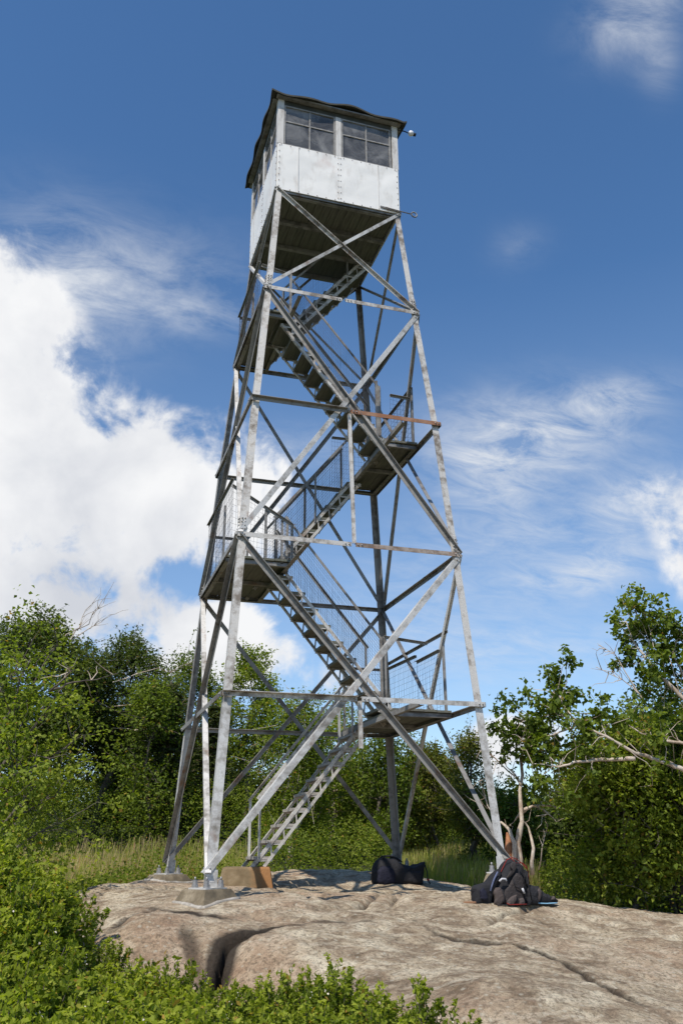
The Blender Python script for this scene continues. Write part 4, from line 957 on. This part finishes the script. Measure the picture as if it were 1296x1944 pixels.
# dead snag
def snag():
    b = gpos(985, 13.0); b[2] = float(at_d(985, 1662, 13.0)[2]); root = empty('dead_tree', tuple(b), 'bleached dead tree with a split orange trunk beside the right tower leg', 'dead tree'); m = MB(); d = 13.0
    for pts, r in [([(978,1660),(976,1600),(966,1575),(950,1560)], .055), ([(985,1660),(982,1600),(990,1560),(986,1500),(988,1440),(1000,1410)], .06), ([(1010,1660),(1012,1610),(1002,1570),(990,1555)], .035), ([(1022,1650),(1028,1610),(1035,1580)], .012),
                   ([(986,1550),(1000,1535),(1020,1530),(1045,1530),(1075,1535)], .030), ([(1015,1530),(1040,1545),(1055,1560)], .014), ([(988,1490),(965,1465),(940,1440),(912,1425)], .018), ([(985,1480),(960,1455),(955,1435)], .012),
                   ([(988,1460),(1002,1440),(1030,1480),(1045,1500)], .010), ([(966,1575),(940,1555),(925,1530),(918,1500),(910,1475)], .016), ([(925,1535),(912,1520)], .008), ([(940,1445),(935,1470),(920,1480)], .006),
                   ([(1000,1410),(985,1395),(978,1380)], .008), ([(1000,1535),(985,1545),(975,1560)], .03)]:
        P = [at_d(x, y, d+rnd.uniform(-.15, .15))-b for x, y in pts]; f = []
        for i in range(len(P)-1):
            f += [P[i], (P[i]+P[i+1])/2+rng.normal(size=3)*.012]
        f.append(P[-1]); n = len(f); m.tube(f, [max(.004, r*.85*(1+.18*rnd.uniform(-1, 1))*(1-.75*i/(n-1))) for i in range(n)], 7)
        for s in range(3 if r < .02 else 1):
            q = f[rnd.randrange(n//2, n)]; e = q+unit(f[-1]-f[0]+rng.normal(size=3)*.3)*rnd.uniform(.1, .3); m.tube(branch_pts(q, e, 0, 3, .2), [.006, .005, .004, .002], 3)
    m.build('trunk', M['deadwood'], root)
    h = MB(); P = [at_d(x, y, d-.06)-b for x, y in ((968, 1655), (966, 1610), (962, 1580))]; h.tube(P, [.05, .06, .015], 7); h.build('broken_heartwood', M['heartwood'], root)
snag()

# shrubs: blueberry heath. Built as leafy upright shoots
def upper(V, zt):       # material index: 1 for the fresh growth at the top
    return (V[:, :, 2].mean(1) > zt).astype(np.int32)
def shrub_mesh(R, Hh, stems, n_leaf, size, seed, flowers=0, lean=0.35):
    tr = MB(); L = []; F = []
    for s in range(stems):
        a = rng.uniform(0, 2*pi); q = R*sqrt(rng.uniform(0, 1)); b = np.array([cos(a)*q*.55, sin(a)*q*.55, -.05]); hh = Hh*(1-.45*(q/R)**2)*rng.uniform(.7, 1.12)
        e = np.array([cos(a)*q*1.1+rng.normal()*.03, sin(a)*q*1.1+rng.normal()*.03, hh]); bp = branch_pts(b, e, .0, 4, .12); tr.tube(bp, [.006, .005, .004, .003, .002], 3, 0, True, False)
        n = n_leaf; t = rng.uniform(.22, 1.02, n)**.8; idx = np.clip(t*4, 0, 3.999); i0 = idx.astype(int); fr = (idx-i0)[:, None]; B = np.array(bp)
        P = B[i0]*(1-fr)+B[i0+1]*fr; d = rng.normal(size=(n, 3)); d[:, 2] = np.abs(d[:, 2])*.8+.2; d = unit(d)
        sp = (.022+.038*(1-t))[:, None]*rng.uniform(.4, 1.5, (n, 1)); C = P+d*sp; L.append(leaves(C, size, .5, .3, d*1.3, -.15, .10))
        for k in range(flowers):
            if rnd.random() < .035: F.append(leaves(e+rng.normal(size=(5, 3))*.018+[0, 0, -.02], .016, .9, .5))
    return tr, np.concatenate(L), (np.concatenate(F) if F else None)
protos = []
def make_proto(R, Hh, stems, nl, size, fl, leafm):
    tr, L, F = shrub_mesh(R, Hh, stems, nl, size, 0, fl)
    me1 = tr.build('stem', M['bark']); me2 = quads_obj('foliage', L, [M[leafm], M['leaf_tip']], mi=((L[:, :, 2].mean(1) + rng.normal(size=len(L))*.05) > Hh*.80)); me3 = quads_obj('blossom', F, M['flower']) if F is not None else None
    ds = [o.data for o in (me1, me2, me3) if o]
    nm = ['stem', 'foliage', 'blossom']
    for o in (me1, me2, me3):
        if o: bpy.data.objects.remove(o)
    return list(zip(nm, ds))
near = [make_proto(.30, .50, 34, 76, .041, 2, 'leaf_shrub') for _ in range(3)]
tallp = [make_proto(.16, .55, 13, 74, .041, 3, 'leaf_shrub') for _ in range(2)]
big = [make_proto(.42, .85, 34, 120, .044, 0, 'leaf_maple') for _ in range(2)]
def put_shrub(proto, loc, s, rz, label, group, name='blueberry_shrub'):
    o = empty(name, tuple(loc), label, 'shrub', group); o.scale = (s, s, s*rnd.uniform(.9, 1.15)); o.rotation_euler = (0, 0, rz)
    for nm, d in proto:
        c = bpy.data.objects.new(nm, d); COL.objects.link(c); c.parent = o
def top_hit(px, py, d, h):           # plant whose top shows at this pixel when it stands d metres away
    p = at_d(px, py, d); return np.array([p[0], p[1], p[2]-h])
K = 'blueberry bushes in the foreground'
labC = ['low bright green blueberry bush in front of the rock, left part of the middle clump', 'broad blueberry bush in the middle of the clump in front of the rock']
mid = [(450,1868,6.7),(500,1848,6.7),(545,1842,6.5),(590,1852,6.4),(640,1838,6.3),(690,1872,6.2),(735,1890,6.1),(620,1890,5.9),(560,1895,5.9),(500,1900,6.0),(680,1915,5.7),(440,1915,5.9),(760,1935,5.6),(600,1935,5.5),(520,1940,5.5)]
for i, (x, y, d) in enumerate(mid):
    s = rnd.uniform(.75, .95); put_shrub(near[i % 3], top_hit(x, y, d, .5*s), s, rnd.uniform(0, 6.28), 'bright green blueberry bush in the clump at the bottom middle before the rock face', K+', middle clump')
for i, (x, y, d, lb) in enumerate([(636,1808,6.4,'upright leafy shoots rising highest from the middle clump before the rock'), (800,1886,5.9,'small sprig of upright shoots right of the middle clump on pale rock'), (862,1900,5.8,'rightmost little sprig of green shoots on the bare rock'), (700,1862,6.1,'thin leafy sprig between the middle clump and the right sprigs')]):
    put_shrub(tallp[i % 2], top_hit(x, y, d, .5*.8), .8, rnd.uniform(0, 6), lb, K)
for i in range(72):
    # heath on the left: rises towards the left and away from the viewer
    px = rnd.uniform(-60, 400); t = rnd.random(); 
    edge = np.interp(px, [-60, 60, 110, 160, 220, 330, 400], [1560, 1640, 1668, 1720, 1780, 1815, 1868])
    py = edge + (1960-edge)*t; d = np.interp(t, [0, 1], [7.9, 4.6]); s = rnd.uniform(.8, 1.15)
    if px > 170 and t < .12: s *= .7
    put_shrub(near[i % 3] if rnd.random() < .8 else tallp[i % 2], top_hit(px, py, d, .5*s), s, rnd.uniform(0, 6.28), 'green blueberry bush in the heath at the lower left below the ledge', K)

for i in range(16):
    px = rnd.uniform(-70, 110); t = i/15; d = 9.2-2.2*t; py = np.interp(px, [-70, 110], [1505, 1640])+130*t
    put_shrub(big[i % 2], top_hit(px, py, d, .85), 1.0, rnd.uniform(0, 6.28), 'taller light green bush rising at the left edge behind the low blueberry heath', 'tall bushes at the left edge', 'leafy_bush')
# ground cover and grass (nobody could count it)
def cover(name, n, region, size, hfn, leafm, kind='stuff', aspect=.5, up=.4):
    P = []
    x0, x1, y0, y1 = region
    X = rng.uniform(x0, x1, n); Y = rng.uniform(y0, y1, n); g = np.maximum(ground_z(X, Y), np.where((X > RX0) & (X < RX1-1) & (Y < RY1-1), rock_base(X, Y)-.1, -9))
    Hh = hfn(X, Y); k = Hh > 0; X, Y, g, Hh = X[k], Y[k], g[k], Hh[k]
    u = rng.uniform(0, 1, len(X))**.85; Zz = g+Hh*u
    return tag(quads_obj(name, leaves(np.stack([X, Y, Zz], 1), size, aspect, up, None, -.1), M[leafm]), kind=kind)
def in_rock(x, y, m=0.0):       # where the ledge stands clear of the soil
    return rock_base(x, y) > ground_z(x, y) + m
def thick(x, y):
    d = np.hypot(x-CAM[0], y-CAM[1]); az = np.arctan2(x-CAM[0], y-CAM[1])
    h = .42 + .5*fbm(x*.55, y*.55, 90, 3) + .25*fbm(x*1.7, y*1.7, 95, 2)
    px = 648 + FPX/cos(PITCH)*np.tan(az-YAW)
    # height of the bushes: tall beyond the meadow on the left, low along the ledge, none in the grass on the right
    left = np.clip((500-px)/60, 0, 1)*np.clip((y-7.5)/1.5, 0, 1) + .75*np.clip((480-px)/60, 0, 1)*((d > 14) & (d < 17.6)); midb = np.clip((735-px)/25, 0, 1)*np.clip((px-400)/80, 0, 1)*(y < 8.5)*(y > 3.6)
    grassy = ((d > 17.6) & (d < 20) & (px < 480)) | ((y < 10) & (px > 745) & (px < 1015))
    crest = np.interp(x, [-6, -4.5, -2.5, -1, 0, 2, 2.7, 3.3, 4.1, 5, 6, 7, 12], [-3, 0, 2.6, 3.5, 4.3, 4.4, 3.0, 1.0, -.7, -1.3, -1.6, -2.6, -6])
    left = .80*np.clip((500-px)/60, 0, 1)*(d > 20.0); midb = np.clip((735-px)/25, 0, 1)*np.clip((px-400)/80, 0, 1)*(y < 9)
    grassy = ((d > 17.7) & (d < 20.0) & (px < 480)) | ((y < 10) & (px > 745) & (px < 1015))
    h = h*.8 + .28 - .14*(px < 480)*(d < 18) + left + .42*midb - 1.2*grassy + .3*((y > 10) & (px > 450)) + .45*(px > 1030)
    return np.where((h > .05) & (y > crest), h, 0)
cover('shrub_thicket', 560000, (-16, 22, -2, 18), .060, thick, 'leaf_cover')
cover('heath_undergrowth', 60000, (-9, -3.4, -9, 3.5), .045, lambda x, y: np.where(rock_base(x, y) < -.85, .28+.3*fbm(x, y, 33), 0), 'leaf_dark')  # dark leaves paint the shaded gaps between the bushes
def grass():
    n = 150000; X = rng.uniform(-14, 16, n); Y = rng.uniform(3.2, 13, n); g = ground_z(X, Y); th = thick(X, Y)
    k = (th < .35) & (Y > np.interp(X, [-6, -4.5, -2.5, -1, 0, 3, 4, 5], [-3, 0, 2.6, 3.5, 4.3, 4.4, 3.2, 2.0])); X, Y, g = X[k], Y[k], g[k]; n = len(X)
    h = rng.uniform(.25, .62, n)*(1+.5*fbm(X*.5, Y*.5, 12, 2)); a = rng.uniform(0, 2*pi, n); w = .012*rng.uniform(.6, 1.4, n)
    s = np.stack([np.cos(a), np.sin(a), np.zeros(n)], 1)*w[:, None]; l = np.stack([rng.normal(size=n)*.12+.05, rng.normal(size=n)*.12, h], 1); b = np.stack([X, Y, g-.03], 1)
    V = np.stack([b-s*.6, b+s*.6, b+l+s*.25, b+l-s*.25], 1); dry = rng.uniform(0, 1, n) < np.where(X < -.8, .45, .22); tag(quads_obj('meadow_grass', V, [M['grass'], M['dry_grass']], mi=dry), kind='stuff')
grass()

# ------------------------------------------------------------------ world: sky and clouds by direction
SUN_EL = radians(54); SUN_AZ = radians(180+44)      # clockwise from +y (north): the sun stands behind the viewer's left shoulder
w = bpy.data.worlds.new('World'); sc.world = w; w.use_nodes = True; nt = w.node_tree; nt.nodes.clear()
out = nt.nodes.new('ShaderNodeOutputWorld'); bg = nt.nodes.new('ShaderNodeBackground'); bg.inputs['Strength'].default_value = 0.135
sky = nt.nodes.new('ShaderNodeTexSky'); sky.sky_type = 'NISHITA'; sky.sun_disc = False; sky.sun_elevation = SUN_EL; sky.sun_rotation = SUN_AZ
sky.altitude = 900; sky.air_density = 1.0; sky.dust_density = 0.35; sky.ozone_density = 1.6
tc = nt.nodes.new('ShaderNodeTexCoord'); sep = nt.nodes.new('ShaderNodeSeparateXYZ'); nt.links.new(tc.outputs['Generated'], sep.inputs[0])
def mth(op, a, b=None, c=None, clamp=False):
    n = nt.nodes.new('ShaderNodeMath'); n.operation = op; n.use_clamp = clamp
    for i, v in enumerate((a, b, c)):
        if v is None: continue
        if hasattr(v, 'is_output'): nt.links.new(v, n.inputs[i])
        else: n.inputs[i].default_value = v
    return n.outputs[0]
az = mth('ARCTAN2', sep.outputs[0], sep.outputs[1]); el = mth('ARCSINE', sep.outputs[2])
def ell(px, py, rx, ry, amt, rot=0.0):
    a0, e0 = azel(px, py); a1, _ = azel(px+rx, py); _, e1 = azel(px, py-ry)
    ra = abs(a1-a0); re = abs(e1-e0); dx = mth('MULTIPLY', mth('SUBTRACT', az, a0), 1/ra); dy = mth('MULTIPLY', mth('SUBTRACT', el, e0), 1/re)
    if rot:
        dx, dy = mth('ADD', mth('MULTIPLY', dx, cos(rot)), mth('MULTIPLY', dy, sin(rot))), mth('SUBTRACT', mth('MULTIPLY', dy, cos(rot)), mth('MULTIPLY', dx, sin(rot)))
    q = mth('ADD', mth('MULTIPLY', dx, dx), mth('MULTIPLY', dy, dy))
    return mth('MULTIPLY', mth('POWER', 2.718, mth('MULTIPLY', q, -1.0)), amt)
def total(lst):
    s = lst[0]
    for x in lst[1:]: s = mth('ADD', s, x)
    return s
den = mth('ADD', sep.outputs[2], 0.25)
cv = nt.nodes.new('ShaderNodeCombineXYZ'); nt.links.new(mth('DIVIDE', sep.outputs[0], den), cv.inputs[0]); nt.links.new(mth('DIVIDE', sep.outputs[1], den), cv.inputs[1])
def wn(scale, detail, rough, vec, dist=0.0, off=(0, 0, 0), sc3=(1, 1, 1)):
    mp = nt.nodes.new('ShaderNodeMapping'); mp.inputs['Location'].default_value = off; mp.inputs['Scale'].default_value = sc3; nt.links.new(vec, mp.inputs[0])
    n = nt.nodes.new('ShaderNodeTexNoise'); n.inputs['Scale'].default_value = scale; n.inputs['Detail'].default_value = detail; n.inputs['Roughness'].default_value = rough; n.inputs['Distortion'].default_value = dist
    nt.links.new(mp.outputs[0], n.inputs['Vector']); return n.outputs['Fac']
n1 = wn(5.5, 10, .58, tc.outputs['Generated'], .15); n2 = wn(14, 8, .6, tc.outputs['Generated'], .3)
n3 = wn(8.0, 10, .66, cv.outputs[0], .5, (3, 1, 0), (1, 1.9, 1))
cum = total([ell(-30,700,170,230,1.0), ell(60,960,300,210,1.15), ell(330,960,140,130,.8), ell(440,910,110,90,.55), ell(100,1180,420,90,.9), ell(480,1240,150,60,.85), ell(230,870,110,80,.5), ell(620,1300,150,45,.5),
             ell(1240,940,160,62,.50), ell(1290,1060,60,110,.5), ell(960,1430,90,70,.75), ell(1060,1390,80,40,.5), ell(-300,900,260,500,1.0), ell(500,960,60,170,.35), ell(330,1095,110,45,-.55,.2), ell(1600,1000,200,120,.8)])
gate = mth('MULTIPLY', mth('ADD', cum, -.08), 2.2, clamp=True); fl2 = mth('ADD', mth('MULTIPLY', mth('SUBTRACT', n1, .5), 2.6), mth('MULTIPLY', mth('SUBTRACT', n2, .5), 2.6)); fill = mth('ADD', cum, mth('MULTIPLY', fl2, gate))
dens = nt.nodes.new('ShaderNodeMapRange'); dens.interpolation_type = 'SMOOTHSTEP'; dens.inputs[1].default_value = .30; dens.inputs[2].default_value = .92; nt.links.new(fill, dens.inputs[0])
wis = total([ell(1240,950,120,55,.9), ell(1000,830,190,80,1.0,-.25), ell(1150,760,110,35,.7), ell(930,900,90,70,.6), ell(1200,30,90,70,.9,.5), ell(1250,110,40,60,.5), ell(1090,1100,120,35,.75), ell(1180,1050,90,35,.5), ell(120,540,150,120,.85), ell(390,600,90,35,.4),
             ell(980,1010,160,60,.45), ell(980,470,50,40,.15), ell(1000,1230,300,60,.35), ell(300,520,160,90,.35), ell(560,850,90,40,.4), ell(800,1150,200,120,.3)])
wf = mth('MULTIPLY', wis, mth('ADD', .15, mth('MULTIPLY', mth('SUBTRACT', n3, .38), 3.6)), clamp=True)
wf = mth('ADD', mth('MULTIPLY', wf, .72), mth('MULTIPLY', wis, .08))
# overall veil that thickens to the horizon
veil = nt.nodes.new('ShaderNodeMapRange'); veil.inputs[1].default_value = .62; veil.inputs[2].default_value = .0; veil.inputs[3].default_value = 0; veil.inputs[4].default_value = .36; nt.links.new(el, veil.inputs[0])
def mixw(f, a, b):
    m = nt.nodes.new('ShaderNodeMix'); m.data_type = 'RGBA'
    for s, v in ((m.inputs[0], f), (m.inputs[6], a), (m.inputs[7], b)):
        if hasattr(v, 'is_output'): nt.links.new(v, s)
        elif hasattr(v, '__len__'): s.default_value = (v[0], v[1], v[2], 1)
        else: s.default_value = v
    return m.outputs[2]
shade = wn(3.2, 5, .5, tc.outputs['Generated'], .2, (.05, .02, .06)); grey = ell(60,1120,330,110,.75)
n4 = wn(9.0, 6, .55, tc.outputs['Generated'], .2, (.3, .1, .2)); sh = mth('ADD', mth('ADD', mth('MULTIPLY', mth('SUBTRACT', shade, .50), 2.4), mth('MULTIPLY', mth('SUBTRACT', n4, .5), 2.2)), grey, clamp=True)
ccol = mixw(sh, (6.9, 6.95, 7.05), (4.7, 4.9, 5.35))
hs = nt.nodes.new('ShaderNodeHueSaturation'); hs.inputs['Saturation'].default_value = 1.20; hs.inputs['Value'].default_value = 1.20; nt.links.new(sky.outputs[0], hs.inputs['Color'])
c = mixw(veil.outputs[0], hs.outputs[0], (3.7, 4.5, 5.7))
c = mixw(wf, c, (5.7, 5.95, 6.3)); c = mixw(dens.outputs[0], c, ccol)
nt.links.new(c, bg.inputs['Color']); nt.links.new(bg.outputs[0], out.inputs[0])

sl = bpy.data.lights.new('sun', 'SUN'); sl.energy = 5.0; sl.angle = radians(0.53); sl.color = (1.0, 0.93, 0.84)
so = bpy.data.objects.new('sun', sl); COL.objects.link(so)
sd = Vector((sin(SUN_AZ)*cos(SUN_EL), cos(SUN_AZ)*cos(SUN_EL), sin(SUN_EL)))
so.rotation_euler = sd.to_track_quat('Z', 'Y').to_euler(); so.location = (-20, -20, 30)
sc.view_settings.view_transform = 'Standard'; sc.view_settings.look = 'None'; sc.view_settings.exposure = 0; sc.view_settings.gamma = 1
sc.cycles.max_bounces = 6; sc.cycles.transparent_max_bounces = 12
